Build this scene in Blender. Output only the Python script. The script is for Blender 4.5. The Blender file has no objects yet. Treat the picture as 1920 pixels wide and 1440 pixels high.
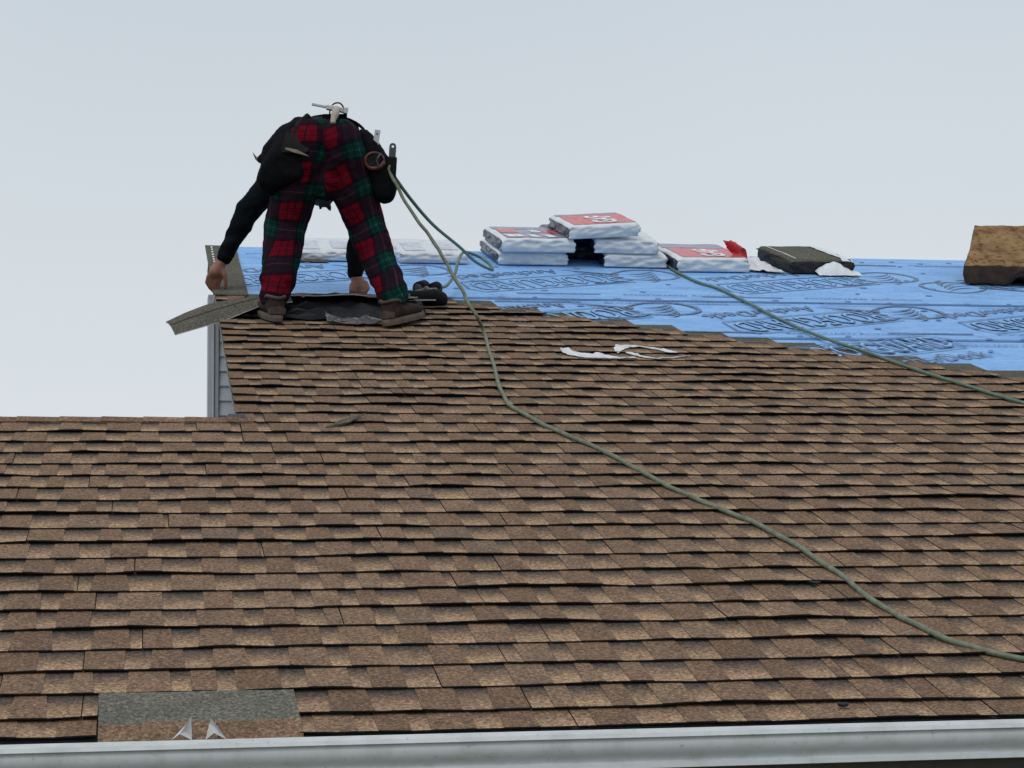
import bpy, bmesh, math, random
from mathutils import Vector, Matrix, noise
random.seed(7)
S = bpy.context.scene
COL = S.collection

# ------------------------------------------------------------------ camera
ELEV, YAW, ROLL = 0.0733, 0.1814, -0.0065
PITCH = 0.2915                       # roof pitch, about 3.6 in 12
CAM = Vector((0.0, -4.380, 0.4182))
fw = Vector((math.sin(YAW)*math.cos(ELEV), math.cos(YAW)*math.cos(ELEV), math.sin(ELEV)))
rt = Vector((math.cos(YAW), -math.sin(YAW), 0))
up = rt.cross(fw)
r2 = rt*math.cos(ROLL) + up*math.sin(ROLL)
u2 = up*math.cos(ROLL) - rt*math.sin(ROLL)
cd = bpy.data.cameras.new('camera')
cd.sensor_width = 36.0
cd.lens = 36.0*3700.0/1920.0
cd.clip_end = 5000
cam = bpy.data.objects.new('camera', cd)
COL.objects.link(cam)
cam.matrix_world = Matrix(((r2.x, u2.x, -fw.x, CAM.x), (r2.y, u2.y, -fw.y, CAM.y), (r2.z, u2.z, -fw.z, CAM.z), (0, 0, 0, 1)))
S.camera = cam

# ------------------------------------------------------------------ sky, sun, exposure
SUN_EL, SUN_AZ = math.radians(58), math.radians(215)
wd = bpy.data.worlds.new('World')
S.world = wd
wd.use_nodes = True
nt = wd.node_tree
nt.nodes.clear()
w_out = nt.nodes.new('ShaderNodeOutputWorld')
w_bg = nt.nodes.new('ShaderNodeBackground')
w_sky = nt.nodes.new('ShaderNodeTexSky')
w_sky.sky_type = 'NISHITA'
w_sky.sun_disc = False
w_sky.sun_elevation = SUN_EL
w_sky.sun_rotation = SUN_AZ
w_sky.dust_density = 5
w_tc = nt.nodes.new('ShaderNodeTexCoord')
w_sep = nt.nodes.new('ShaderNodeSeparateXYZ')
w_ramp = nt.nodes.new('ShaderNodeValToRGB')      # even cloud cover, a little paler towards the horizon
w_ramp.color_ramp.elements[0].position = 0.0
w_ramp.color_ramp.elements[0].color = (7.75, 8.2, 8.55, 1)
w_ramp.color_ramp.elements[1].position = 0.32
w_ramp.color_ramp.elements[1].color = (5.9, 6.6, 7.2, 1)
w_noise = nt.nodes.new('ShaderNodeTexNoise')
w_noise.inputs['Scale'].default_value = 2.2
w_noise.inputs['Detail'].default_value = 5
w_mr = nt.nodes.new('ShaderNodeMapRange')
w_mr.inputs['To Min'].default_value = 0.95
w_mr.inputs['To Max'].default_value = 1.05
w_mul = nt.nodes.new('ShaderNodeMix')
w_mul.data_type = 'RGBA'
w_mul.blend_type = 'MULTIPLY'
w_mul.inputs[0].default_value = 1.0
w_mix = nt.nodes.new('ShaderNodeMix')
w_mix.data_type = 'RGBA'
w_mix.inputs[0].default_value = 0.93
nt.links.new(w_tc.outputs['Generated'], w_sep.inputs[0])
nt.links.new(w_tc.outputs['Generated'], w_noise.inputs['Vector'])
nt.links.new(w_sep.outputs['Z'], w_ramp.inputs[0])
nt.links.new(w_noise.outputs['Fac'], w_mr.inputs[0])
nt.links.new(w_ramp.outputs[0], w_mul.inputs[6])
nt.links.new(w_mr.outputs[0], w_mul.inputs[7])
nt.links.new(w_sky.outputs[0], w_mix.inputs[6])
nt.links.new(w_mul.outputs[2], w_mix.inputs[7])
nt.links.new(w_mix.outputs[2], w_bg.inputs['Color'])
w_bg.inputs['Strength'].default_value = 0.1
nt.links.new(w_bg.outputs[0], w_out.inputs[0])

sd = bpy.data.lights.new('sun', 'SUN')
sd.energy = 0.9
sd.angle = math.radians(35)
sd.color = (1.0, 0.97, 0.93)
sun = bpy.data.objects.new('sun', sd)
COL.objects.link(sun)
sun.rotation_euler = (math.pi/2 - SUN_EL, 0, math.pi - SUN_AZ)
S.view_settings.view_transform = 'Standard'
S.view_settings.look = 'None'
S.view_settings.exposure = 0.0
S.view_settings.gamma = 1.0
S.view_settings.use_curve_mapping = False

# ------------------------------------------------------------------ helpers
SP, CP = math.sin(PITCH), math.cos(PITCH)
VU, VV, VN = Vector((1, 0, 0)), Vector((0, CP, SP)), Vector((0, -SP, CP))
RIDGE = 6.93                          # distance from eave line to ridge, along the slope
LRIDGE = 2.76                         # the same for the lower roof on the left
RAKE = 0.31                           # x of the upper roof's left edge
EXPO, SHH = 0.143, 0.337              # shingle exposure and full height

def R(u, v, h=0.0):
    return VU*u + VV*v + VN*h

def mesh(name, verts, faces, mats, parent=None, uvs=None, fm=None, smooth=False):
    me = bpy.data.meshes.new(name)
    me.from_pydata([tuple(v) for v in verts], [], faces)
    if not isinstance(mats, (list, tuple)):
        mats = [mats]
    for m in mats:
        me.materials.append(m)
    if fm:
        me.polygons.foreach_set('material_index', fm)
    if uvs:
        lay = me.uv_layers.new(name='UVMap')
        for lp in me.loops:
            lay.data[lp.index].uv = uvs[lp.vertex_index]
    if smooth:
        me.polygons.foreach_set('use_smooth', [True]*len(me.polygons))
    me.update()
    o = bpy.data.objects.new(name, me)
    COL.objects.link(o)
    if parent:
        o.parent = parent
    return o

def share(name, me, parent=None, mw=None):
    o = bpy.data.objects.new(name, me)
    COL.objects.link(o)
    if parent:
        o.parent = parent
    if mw is not None:
        o.matrix_basis = mw
    return o

def tag(o, label=None, cat=None, group=None, kind=None):
    if label: o['label'] = label
    if cat: o['category'] = cat
    if group: o['group'] = group
    if kind: o['kind'] = kind
    return o

def empty(name, loc=(0, 0, 0)):
    o = bpy.data.objects.new(name, None)
    COL.objects.link(o)
    o.location = loc
    o.empty_display_size = 0.1
    return o

def bm_obj(name, bm, mats, parent=None, smooth=False):
    me = bpy.data.meshes.new(name)
    bmesh.ops.recalc_face_normals(bm, faces=bm.faces)
    bm.to_mesh(me)
    bm.free()
    if not isinstance(mats, (list, tuple)):
        mats = [mats]
    for m in mats:
        me.materials.append(m)
    if smooth:
        me.polygons.foreach_set('use_smooth', [True]*len(me.polygons))
    o = bpy.data.objects.new(name, me)
    COL.objects.link(o)
    if parent:
        o.parent = parent
    return o

def box(name, fn, a, b, mat, parent=None, bev=0.0):
    """box spanned in the coordinates of fn(x,y,z), from corner a to corner b"""
    bm = bmesh.new()
    vs = [bm.verts.new(fn(x, y, z)) for x in (a[0], b[0]) for y in (a[1], b[1]) for z in (a[2], b[2])]
    for f in ((0, 1, 3, 2), (4, 6, 7, 5), (0, 4, 5, 1), (2, 3, 7, 6), (0, 2, 6, 4), (1, 5, 7, 3)):
        bm.faces.new([vs[i] for i in f])
    if bev:
        bmesh.ops.bevel(bm, geom=bm.edges[:], offset=bev, segments=2, affect='EDGES', profile=0.6)
    return bm_obj(name, bm, mat, parent)

def XYZ(x, y, z):
    return Vector((x, y, z))

def catmull(pts, n=10):
    P = [Vector(p) for p in pts]
    P = [P[0]*2-P[1]] + P + [P[-1]*2-P[-2]]
    out = []
    for i in range(1, len(P)-2):
        for k in range(n):
            t = k/n
            a, b, c, d = P[i-1], P[i], P[i+1], P[i+2]
            out.append(0.5*((2*b)+(c-a)*t+(2*a-5*b+4*c-d)*t*t+(3*b-a-3*c+d)*t*t*t))
    out.append(P[-2])
    return out

def tube_geo(path, rad, seg=8):
    verts, faces = [], []
    n = len(path)
    ref = Vector((0.3, 0.2, 1)).normalized()
    for i, p in enumerate(path):
        d = (path[min(i+1, n-1)]-path[max(i-1, 0)]).normalized()
        x = d.cross(ref).normalized()
        y = d.cross(x)
        r = rad(i/(n-1)) if callable(rad) else rad
        for k in range(seg):
            a = 2*math.pi*k/seg
            verts.append(p + x*math.cos(a)*r + y*math.sin(a)*r)
    for i in range(n-1):
        for k in range(seg):
            k2 = (k+1) % seg
            faces.append((i*seg+k, i*seg+k2, (i+1)*seg+k2, (i+1)*seg+k))
    faces.append(tuple(range(seg))[::-1])
    faces.append(tuple((n-1)*seg+k for k in range(seg)))
    return verts, faces

def tube(name, pts, rad, mat, parent=None, seg=8, n=10, wob=0.0):
    path = catmull(pts, n)
    if wob:
        path = [q + VU*wob*nz(i*.21, 1.5) + VV*wob*2*nz(i*.17, 6.5) for i, q in enumerate(path)]
    v, f = tube_geo(path, rad, seg)
    return mesh(name, v, f, mat, parent, smooth=True)

def nz(x, y=0.0, z=0.0):
    return noise.noise(Vector((x, y, z)))

# ------------------------------------------------------------------ materials
def mat_new(name):
    m = bpy.data.materials.new(name)
    m.use_nodes = True
    n = m.node_tree
    return m, n, n.nodes['Principled BSDF']

def N(n, typ, **kw):
    x = n.nodes.new(typ)
    for k, v in kw.items():
        setattr(x, k, v)
    return x

def noise_node(n, scale, detail=3, vec=None, rough=0.6):
    t = N(n, 'ShaderNodeTexNoise')
    t.inputs['Scale'].default_value = scale
    t.inputs['Detail'].default_value = detail
    t.inputs['Roughness'].default_value = rough
    if vec is not None:
        n.links.new(vec, t.inputs['Vector'])
    return t.outputs['Fac']

def ramp(n, fac, stops, interp='LINEAR'):
    r = N(n, 'ShaderNodeValToRGB')
    r.color_ramp.interpolation = interp
    els = r.color_ramp.elements
    while len(els) > 1:
        els.remove(els[-1])
    els[0].position = stops[0][0]
    els[0].color = tuple(stops[0][1]) + (1,)
    for p, c in stops[1:]:
        e = els.new(p)
        e.color = tuple(c) + (1,)
    n.links.new(fac, r.inputs[0])
    return r.outputs[0]

def mixc(n, fac, a, b, blend='MIX'):
    m = N(n, 'ShaderNodeMix', data_type='RGBA', blend_type=blend)
    for sock, v in ((m.inputs[0], fac), (m.inputs[6], a), (m.inputs[7], b)):
        if hasattr(v, 'is_output') or isinstance(v, bpy.types.NodeSocket):
            n.links.new(v, sock)
        elif isinstance(v, (int, float)):
            sock.default_value = v
        else:
            sock.default_value = tuple(v) + (1,)
    return m.outputs[2]

def math_n(n, op, a, b=0.0):
    m = N(n, 'ShaderNodeMath', operation=op)
    for sock, v in ((m.inputs[0], a), (m.inputs[1], b)):
        if isinstance(v, (int, float)):
            sock.default_value = v
        else:
            n.links.new(v, sock)
    return m.outputs[0]

def bump(n, p, fac, strength=0.3, dist=0.002):
    b = N(n, 'ShaderNodeBump')
    b.inputs['Strength'].default_value = strength
    b.inputs['Distance'].default_value = dist
    n.links.new(fac, b.inputs['Height'])
    n.links.new(b.outputs[0], p.inputs['Normal'])

def pos(n):
    return N(n, 'ShaderNodeNewGeometry').outputs['Position']

def objc(n):
    return N(n, 'ShaderNodeTexCoord').outputs['Object']

def plain(name, col, rough=0.7, metal=0.0, var=0.15, scale=20, bmp=0.0, bscale=60, spec=None):
    m, n, p = mat_new(name)
    v = objc(n)
    f = noise_node(n, scale, 4, v)
    lo = tuple(c*(1-var) for c in col)
    hi = tuple(min(1, c*(1+var)) for c in col)
    n.links.new(ramp(n, f, [(0.3, lo), (0.7, hi)]), p.inputs['Base Color'])
    p.inputs['Roughness'].default_value = rough
    p.inputs['Metallic'].default_value = metal
    if spec is not None:
        p.inputs['Specular IOR Level'].default_value = spec
    if bmp:
        bump(n, p, noise_node(n, bscale, 4, v), bmp, 0.004)
    return m

def granules(n, p, base, hard=1.0):
    """mineral granules: multiplies a colour by coarse and fine speckle"""
    g = pos(n)
    f1 = noise_node(n, 125, 4, g, 0.75)
    f2 = noise_node(n, 75, 2, g, 0.5)
    f3 = noise_node(n, 9, 3, g, 0.5)
    k1 = ramp(n, f1, [(0.30, (0.30, 0.29, 0.30)), (0.5, (0.86, 0.85, 0.84)), (0.70, (1.90, 1.77, 1.56))])
    k2 = ramp(n, f2, [(0.3, (0.8, 0.8, 0.8)), (0.7, (1.22, 1.2, 1.18))])
    k3 = ramp(n, f3, [(0.3, (0.86, 0.87, 0.89)), (0.7, (1.13, 1.12, 1.1))])
    c = mixc(n, 1.0, mixc(n, 1.0, mixc(n, 1.0, base, k1, 'MULTIPLY'), k2, 'MULTIPLY'), k3, 'MULTIPLY')
    n.links.new(c, p.inputs['Base Color'])
    p.inputs['Roughness'].default_value = 0.95
    p.inputs['Specular IOR Level'].default_value = 0.15
    bump(n, p, f1, 0.5, 0.003)

def m_backing():
    m, n, p = mat_new('shingle_backing')
    uv = N(n, 'ShaderNodeUVMap')
    sep = N(n, 'ShaderNodeSeparateXYZ')
    n.links.new(uv.outputs[0], sep.inputs[0])
    wob = noise_node(n, 60, 2, pos(n))
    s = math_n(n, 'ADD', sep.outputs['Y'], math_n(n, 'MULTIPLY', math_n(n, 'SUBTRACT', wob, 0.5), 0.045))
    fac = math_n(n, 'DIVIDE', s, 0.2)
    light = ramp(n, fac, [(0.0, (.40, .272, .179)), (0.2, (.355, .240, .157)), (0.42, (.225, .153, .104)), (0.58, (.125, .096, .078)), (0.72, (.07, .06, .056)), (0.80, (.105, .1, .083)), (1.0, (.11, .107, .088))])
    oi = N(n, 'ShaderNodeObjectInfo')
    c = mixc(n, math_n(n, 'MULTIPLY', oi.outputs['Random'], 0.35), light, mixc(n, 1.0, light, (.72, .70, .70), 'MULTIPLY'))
    granules(n, p, c)
    return m

def m_tab():
    m, n, p = mat_new('shingle_tab')
    oi = N(n, 'ShaderNodeObjectInfo')
    c = ramp(n, oi.outputs['Random'], [(0.0, (.178, .116, .079)), (0.35, (.203, .133, .090)), (0.7, (.222, .147, .100)), (0.9, (.248, .168, .114)), (1.0, (.195, .137, .101))])
    granules(n, p, c)
    return m

def m_headlap(name='shingle_headlap', col=(.115, .112, .09)):
    m, n, p = mat_new(name)
    granules(n, p, mixc(n, 0.0, col, (0, 0, 0)))
    return m

M = {}
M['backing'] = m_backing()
M['tab'] = m_tab()
M['headlap'] = m_headlap()
M['headlap_pale'] = m_headlap('shingle_headlap_clean', (.15, .148, .125))
M['asphalt'] = plain('asphalt_edge', (.012, .011, .011), 0.8, var=0.3, scale=80)

def m_blue():
    m, n, p = mat_new('blue_underlayment')
    g = pos(n)
    map_ = N(n, 'ShaderNodeMapping')
    map_.inputs['Scale'].default_value = (3, 14, 14)
    n.links.new(g, map_.inputs['Vector'])
    f1 = noise_node(n, 1.4, 5, map_.outputs[0])
    f2 = noise_node(n, 40, 4, g)
    c1 = ramp(n, f1, [(0.28, (.17, .37, .72)), (0.5, (.225, .445, .80)), (0.72, (.30, .525, .85))])
    c2 = ramp(n, f2, [(0.3, (.88, .9, .94)), (0.7, (1.1, 1.08, 1.05))])
    c3 = ramp(n, noise_node(n, 5, 6, g, 0.7), [(0.30, (.70, .72, .76)), (0.42, (1, 1, 1)), (0.8, (1.03, 1.03, 1.02))])
    n.links.new(mixc(n, 1.0, mixc(n, 1.0, c1, c2, 'MULTIPLY'), c3, 'MULTIPLY'), p.inputs['Base Color'])
    p.inputs['Roughness'].default_value = 0.55
    p.inputs['Specular IOR Level'].default_value = 0.3
    bump(n, p, noise_node(n, 2.5, 5, map_.outputs[0]), 0.6, 0.02)
    return m
M['blue'] = m_blue()
M['ink'] = plain('print_ink', (.115, .18, .30), 0.6, var=0.5, scale=30)
M['inkpale'] = plain('print_pale', (.225, .445, .78), 0.6, var=0.08, scale=30)
M['inkfaint'] = plain('print_faint', (.10, .2, .42), 0.6, var=0.3, scale=30)
M['cap'] = plain('cap_plastic', (.10, .19, .40), 0.5, var=0.3)
def m_gutter():
    m, n, p = mat_new('gutter_white')
    g = pos(n)
    mp = N(n, 'ShaderNodeMapping')
    mp.inputs['Scale'].default_value = (14, 60, 5)
    n.links.new(g, mp.inputs['Vector'])
    a = ramp(n, noise_node(n, 1.0, 5, mp.outputs[0]), [(0.3, (.50, .51, .50)), (0.55, (.62, .645, .655)), (0.8, (.66, .685, .70))])
    b = ramp(n, noise_node(n, 90, 3, g), [(0.28, (.62, .60, .56)), (0.36, (1, 1, 1)), (0.7, (1, 1, 1))])
    n.links.new(mixc(n, 0.6, a, mixc(n, 1.0, a, b, 'MULTIPLY')), p.inputs['Base Color'])
    p.inputs['Roughness'].default_value = 0.45
    return m
M['gutter'] = m_gutter()
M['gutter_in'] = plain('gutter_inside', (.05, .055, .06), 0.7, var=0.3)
M['white_trim'] = plain('white_trim', (.62, .65, .68), 0.5, var=0.05)
M['grey_trim'] = plain('grey_trim', (.48, .52, .57), 0.55, var=0.05)
M['siding'] = plain('siding_vinyl', (.60, .65, .72), 0.55, var=0.05, scale=8)
M['wood'] = plain('deck_wood', (.16, .11, .07), 0.8, var=0.3)
M['darkwall'] = plain('fascia_brown', (.07, .062, .055), 0.7, var=0.15)
M['drip'] = plain('drip_metal', (.13, .135, .14), 0.5, var=0.2)
M['flash'] = plain('flashing_black', (.02, .022, .026), 0.5, var=0.3)

# ------------------------------------------------------------------ ground (below the frame)
gv = [(-600, -600, -2.9), (600, -600, -2.9), (600, 600, -2.9), (-600, 600, -2.9)]
g = mesh('ground', gv, [(0, 1, 2, 3)], plain('ground_grass', (.09, .10, .055), 0.95, var=0.35, scale=3))
tag(g, kind='structure')

# ------------------------------------------------------------------ the house
house = empty('house', (0, 0, 0))
tag(house, 'low pitched house with brown shingle roof and white gutter being reroofed', 'house')
UL, UR = -2.6, 6.4                    # extent of the roof across
# roof decks (under everything) and back slopes
def deck(name, u0, u1, v0, v1, th=0.03):
    return box(name, R, (u0, v0, -th), (u1, v1, -0.004), M['wood'], house)
deck('roof_deck', UL, RAKE-0.005, -0.06, LRIDGE)
deck('roof_deck', RAKE+0.002, UR, -0.06, RIDGE)
yr, zr = RIDGE*CP, RIDGE*SP
yl, zl = LRIDGE*CP, LRIDGE*SP
def B(x, s, h):                       # back slope of the upper roof
    return Vector((x, yr + s*CP + h*SP, zr - s*SP + h*CP))
def BL(x, s, h):                      # back slope of the lower roof
    return Vector((x, yl + s*CP + h*SP, zl - s*SP + h*CP))
box('back_slope', B, (RAKE+0.002, 0.0, -0.03), (UR, 0.32, -0.002), M['headlap'], house)
box('back_slope', BL, (UL, 0.0, -0.03), (RAKE-0.05, 2.7, -0.002), M['headlap'], house)
# walls
box('wall', XYZ, (UL+.2, .32, -2.9), (UR-.2, .44, -.1), M['darkwall'], house)
box('wall', XYZ, (UL+.2, yl+2.3, -2.9), (RAKE-.3, yl+2.4, .05), M['siding'], house)
# upper wall seen under the rake: lap boards, each a piece
WY = yr - 0.02
z = -0.1
while z < zr-0.30:
    bm = bmesh.new()
    z1 = min(z+0.082, zr-0.28)
    prof = [(WY, z1+0.012), (WY-0.004, z1+0.012), (WY-0.016, z+0.006), (WY-0.012, z), (WY, z)]
    rows = [[bm.verts.new((x, a, b)) for a, b in prof] for x in (RAKE+0.055, 2.6)]
    k = len(prof)
    for i in range(k):
        bm.faces.new((rows[0][i], rows[0][(i+1) % k], rows[1][(i+1) % k], rows[1][i]))
    bm.faces.new(rows[0][::-1]); bm.faces.new(rows[1])
    bm_obj('siding_board', bm, M['siding'], house)
    z += 0.082
box('wall', XYZ, (RAKE+.03, WY+.002, -2.9), (UR-.2, WY+.15, zr-.06), M['siding'], house)
# corner trim: dark strip, white bead, wide grey strip
ct = box('corner_trim', XYZ, (RAKE-0.002, WY-.030, -2.9), (RAKE+0.022, WY+.16, zr-.27), M['grey_trim'], house, 0.003)
box('corner_bead', XYZ, (RAKE+0.0225, WY-.04, -2.9), (RAKE+0.031, WY-.01, zr-.27), M['white_trim'], ct, 0.002)
box('corner_flange', XYZ, (RAKE+0.0315, WY-.028, -2.9), (RAKE+0.057, WY+.001, zr-.27), M['grey_trim'], ct, 0.003)
# rake edge metal, under the shingle ends
box('rake_edge', R, (RAKE-0.006, LRIDGE+.02, -0.05), (RAKE+0.001, RIDGE, -0.002), M['drip'], house)
box('rake_board', R, (RAKE-0.001, LRIDGE+.02, -0.075), (RAKE+0.008, RIDGE, -0.0505), M['white_trim'], house)
# fascia and soffit at the eave
box('fascia', XYZ, (UL, -0.072, -0.24), (UR, -0.052, -0.045), M['darkwall'], house)
box('soffit', XYZ, (UL, -0.05, -0.235), (UR, 0.315, -0.22), M['darkwall'], house)

# gutter: K-style profile (y outward negative, z), extruded along the eave
gy, gz = -0.119, -0.022                # front lip top, world y and z
prof = [(0.0, 0.0), (-0.002, 0.0008), (-0.0045, 0.0), (-0.0105, -0.0075), (-0.0148, -0.0165), (-0.012, -0.0185), (-0.0085, -0.020),
        (-0.0105, -0.028), (-0.0107, -0.037), (-0.0085, -0.046), (-0.0035, -0.055), (0.0030, -0.063), (0.0065, -0.069), (0.0065, -0.072),
        (0.0045, -0.0735), (-0.0015, -0.0745), (-0.0030, -0.0850), (0.004, -0.087), (0.050, -0.089), (0.0505, -0.020)]
inner = [(0.048, -0.020), (0.048, -0.084), (0.014, -0.084), (0.002, -0.050), (-0.004, -0.03), (-0.002, -0.004)]
gpts = prof + inner
bm = bmesh.new()
xs = [UL + (UR-UL)*i/24 for i in range(25)]
rows = []
for x in xs:
    wv = 0.0012*nz(x*1.3, 3.1)
    rows.append([bm.verts.new((x, gy-0.0+a, gz+b+wv)) for a, b in gpts])
k = len(gpts)
for i in range(len(rows)-1):
    for j in range(k):
        f = bm.faces.new((rows[i][j], rows[i][(j+1) % k], rows[i+1][(j+1) % k], rows[i+1][j]))
        f.smooth = 6 <= j <= 13
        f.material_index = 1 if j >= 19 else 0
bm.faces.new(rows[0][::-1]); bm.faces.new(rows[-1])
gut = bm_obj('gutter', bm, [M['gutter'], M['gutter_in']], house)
tag(gut, 'white metal eaves gutter along the bottom of the roof')
box('drip_edge', R, (UL, -0.078, -0.034), (UR, -0.073, -0.004), M['drip'], house)
box('drip_flange', R, (UL, -0.0725, -0.0039), (UR, 0.0, -0.002), M['drip'], house)

# ------------------------------------------------------------------ shingles
CS = 0.0062/EXPO                       # slope of a shingle lying on the ones below
TB, TT = 0.0032, 0.0016                # backing and tab thickness

def lift(u, k, a):
    """how far the butt edge stands off, metres"""
    w = nz(u*2.6, k*7.31, 1.7)
    w2 = nz(u*7.5, k*3.77, 5.2)
    return max(0.0, a*(0.20 + 1.15*w + 0.6*w2))

def vwob(u, k):
    return 0.006*nz(u*1.1, k*5.13, 9.1) + 0.0025*nz(u*5.0, k*2.9, 4.4)

S_ROWS = [0.0, 0.018, 0.055, 0.10, 0.152, SHH]

def make_shingle(k, u0, u1, v0, lifta, jit, parent, tabs=None, full=SHH, ref=None):
    """one laminated strip: backing (with headlap) and its raised tabs"""
    srows = [s for s in S_ROWS if s < full-0.01] + [full]
    ref = ref or full
    nc = max(2, int((u1-u0)/0.075))
    us = [u0+(u1-u0)*i/nc for i in range(nc+1)]
    def top(u, s, extra=0.0):
        lf = lift(u, k, lifta)*max(0.0, 1-s/0.12)**1.5
        h = 0.002 + CS*(ref-s) + lf + extra + jit
        return R(u, v0 + s + vwob(u, k)*max(0, 1-s/0.2), h)
    verts, faces, uvs, fm = [], [], [], []
    for s in srows:
        for u in us:
            verts.append(top(u, s, TB)); uvs.append((u, s))
    nb = len(verts)
    for s in srows:
        for u in us:
            verts.append(top(u, s, 0.0)); uvs.append((u, s))
    w = nc+1
    for i in range(len(srows)-1):
        for j in range(nc):
            a = i*w+j
            faces.append((a, a+1, a+1+w, a+w)); fm.append(0)
            faces.append((nb+a, nb+a+w, nb+a+1+w, nb+a+1)); fm.append(1)
    for j in range(nc):
        faces.append((j, nb+j, nb+j+1, j+1)); fm.append(1)
        e = (len(srows)-1)*w+j
        faces.append((e, e+1, nb+e+1, nb+e)); fm.append(0)
    for i in range(len(srows)-1):
        a = i*w
        faces.append((a, a+w, nb+a+w, nb+a)); fm.append(1)
        a = i*w+nc
        faces.append((a, nb+a, nb+a+w, a+w)); fm.append(1)
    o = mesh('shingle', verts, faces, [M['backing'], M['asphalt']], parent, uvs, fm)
    # tabs
    if tabs is None:
        tabs = []
        x = u0 + random.choice((0.0, 0.0, random.uniform(0.03, 0.09)))
        while x < u1-0.02:
            tw = random.choice((0.055, 0.07, 0.08, 0.09, 0.10, 0.115))
            tabs.append((x, min(x+tw, u1-0.001)))
            x += tw + random.choice((0.045, 0.06, 0.07, 0.08, 0.09, 0.105))
    for a, b in tabs:
        if b-a < 0.02:
            continue
        n2 = max(1, int((b-a)/0.04))
        fl = random.uniform(-0.004, 0.010)
        V, F, U, FM = [], [], [], []
        rws = [0.0, 0.018, 0.055, min(0.10, full*.8), min(0.160, full)]
        for ex in (TB+TT, TB*0.6):
            for s in rws:
                ins = fl*s/0.16
                for i in range(n2+1):
                    t = i/n2
                    u = (a+(ins if a > u0+.002 else 0))*(1-t) + (b-(ins if b < u1-.003 else 0))*t
                    V.append(top(u, s-(0.0015 if s == 0 else 0), ex)); U.append((u, s))
        w2 = n2+1
        m2 = len(rws)*w2
        for i in range(len(rws)-1):
            for j in range(n2):
                q = i*w2+j
                F.append((q, q+1, q+1+w2, q+w2)); FM.append(0)
            q = i*w2
            F.append((q, q+w2, m2+q+w2, m2+q)); FM.append(1)
            q = i*w2+n2
            F.append((q, m2+q, m2+q+w2, q+w2)); FM.append(1)
        for j in range(n2):
            F.append((j, m2+j, m2+j+1, j+1)); FM.append(1)
        mesh('tab', V, F, [M['tab'], M['asphalt']], o, U, FM)
    return o

def row_ends(k):
    v = k*EXPO
    ul = -0.3 - 0.077*v - 0.45
    if k >= 20:
        ul = RAKE-0.012
    ur = 1.95 + 0.48*v + 0.55
    if k >= 24:
        ur = min(ur, 1.541 + (35.5-k)*0.19)
    return ul, ur

KTOP = 36
SKIP_LOOSE = (-0.105, 0.315)           # gap in the eave course where a piece slid down
# eave (starter) course, then the full courses
for k in range(-1, KTOP+1):
    ul, ur = row_ends(max(k, 0))
    v0 = -0.100 if k == -1 else k*EXPO
    x = ul - (random.uniform(0.0, 0.9) if k < 20 else 0.0)
    first = True
    while x < ur-0.03:
        L = 0.985
        if k >= 20 and first:
            L = random.choice((0.35, 0.5, 0.65, 0.8, 0.985))
        first = False
        x1 = min(x+L, ur)
        if ur-x1 < 0.12:
            x1 = ur
        if k >= 24 and x1 == ur and x1-x > 0.1:
            pass
        la = 0.0085 if k < 20 else 0.0095
        if k <= 19 and v0+SHH > LRIDGE and x < RAKE:
            if LRIDGE-v0 > 0.05:
                make_shingle(k, x, min(x1-0.0025, RAKE-0.004), v0, la, 0.0, house, full=LRIDGE-0.004-v0, ref=SHH)
            if x1 > RAKE+0.05:
                make_shingle(k, RAKE, x1-0.0025, v0, la, 0.0, house)
        elif k <= 0 and x < SKIP_LOOSE[1] and x1 > SKIP_LOOSE[0]:
            if SKIP_LOOSE[0]-x > 0.012:
                make_shingle(k, x, SKIP_LOOSE[0]-0.004, v0, la, 0.0, house, full=SHH if k == 0 else 0.24)
            if x1-SKIP_LOOSE[1] > 0.012:
                make_shingle(k, SKIP_LOOSE[1]+0.004, x1-0.003, v0, la, 0.0, house, full=SHH if k == 0 else 0.24)
        elif k == -1:
            make_shingle(k, x, x1-0.003, v0, 0.004, 0.0, house, full=0.24)
        else:
            make_shingle(k, x, x1-0.0025, v0, la, 0.0, house)
        x = x1

# displaced piece lying over the eave into the gutter
ls = empty('loose_shingle', R(0.1, -0.05, 0))
tag(ls, 'displaced grey and brown shingle piece slid down onto the white gutter', 'shingle')
def loosept(u, s, h):
    return R(u + 0.02*(0.24-s), -0.126+s, 0.0185+h - max(0, 0.06-s)*0.28 + 0.002*nz(u*9, 2)) - ls.location
V, F = [], []
us = [-0.109+0.43*i/10 for i in range(11)]
ss = [0, 0.03, 0.075, 0.12, 0.2, 0.26]
for hh in (0.005, 0.0):
    for s in ss:
        for u in us:
            V.append(loosept(u, s, hh))
nb = len(ss)*11
for i in range(len(ss)-1):
    for j in range(10):
        a = i*11+j
        F.append((a, a+1, a+12, a+11)); F.append((nb+a, nb+a+11, nb+a+12, nb+a+1))
for j in range(10):
    F.append((j, nb+j, nb+j+1, j+1))
for i in range(len(ss)-1):
    a = i*11
    F.append((a, a+11, nb+a+11, nb+a)); a += 10; F.append((a, nb+a, nb+a+11, a+11))
mesh('headlap', V, F, M['headlap_pale'], ls)
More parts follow.
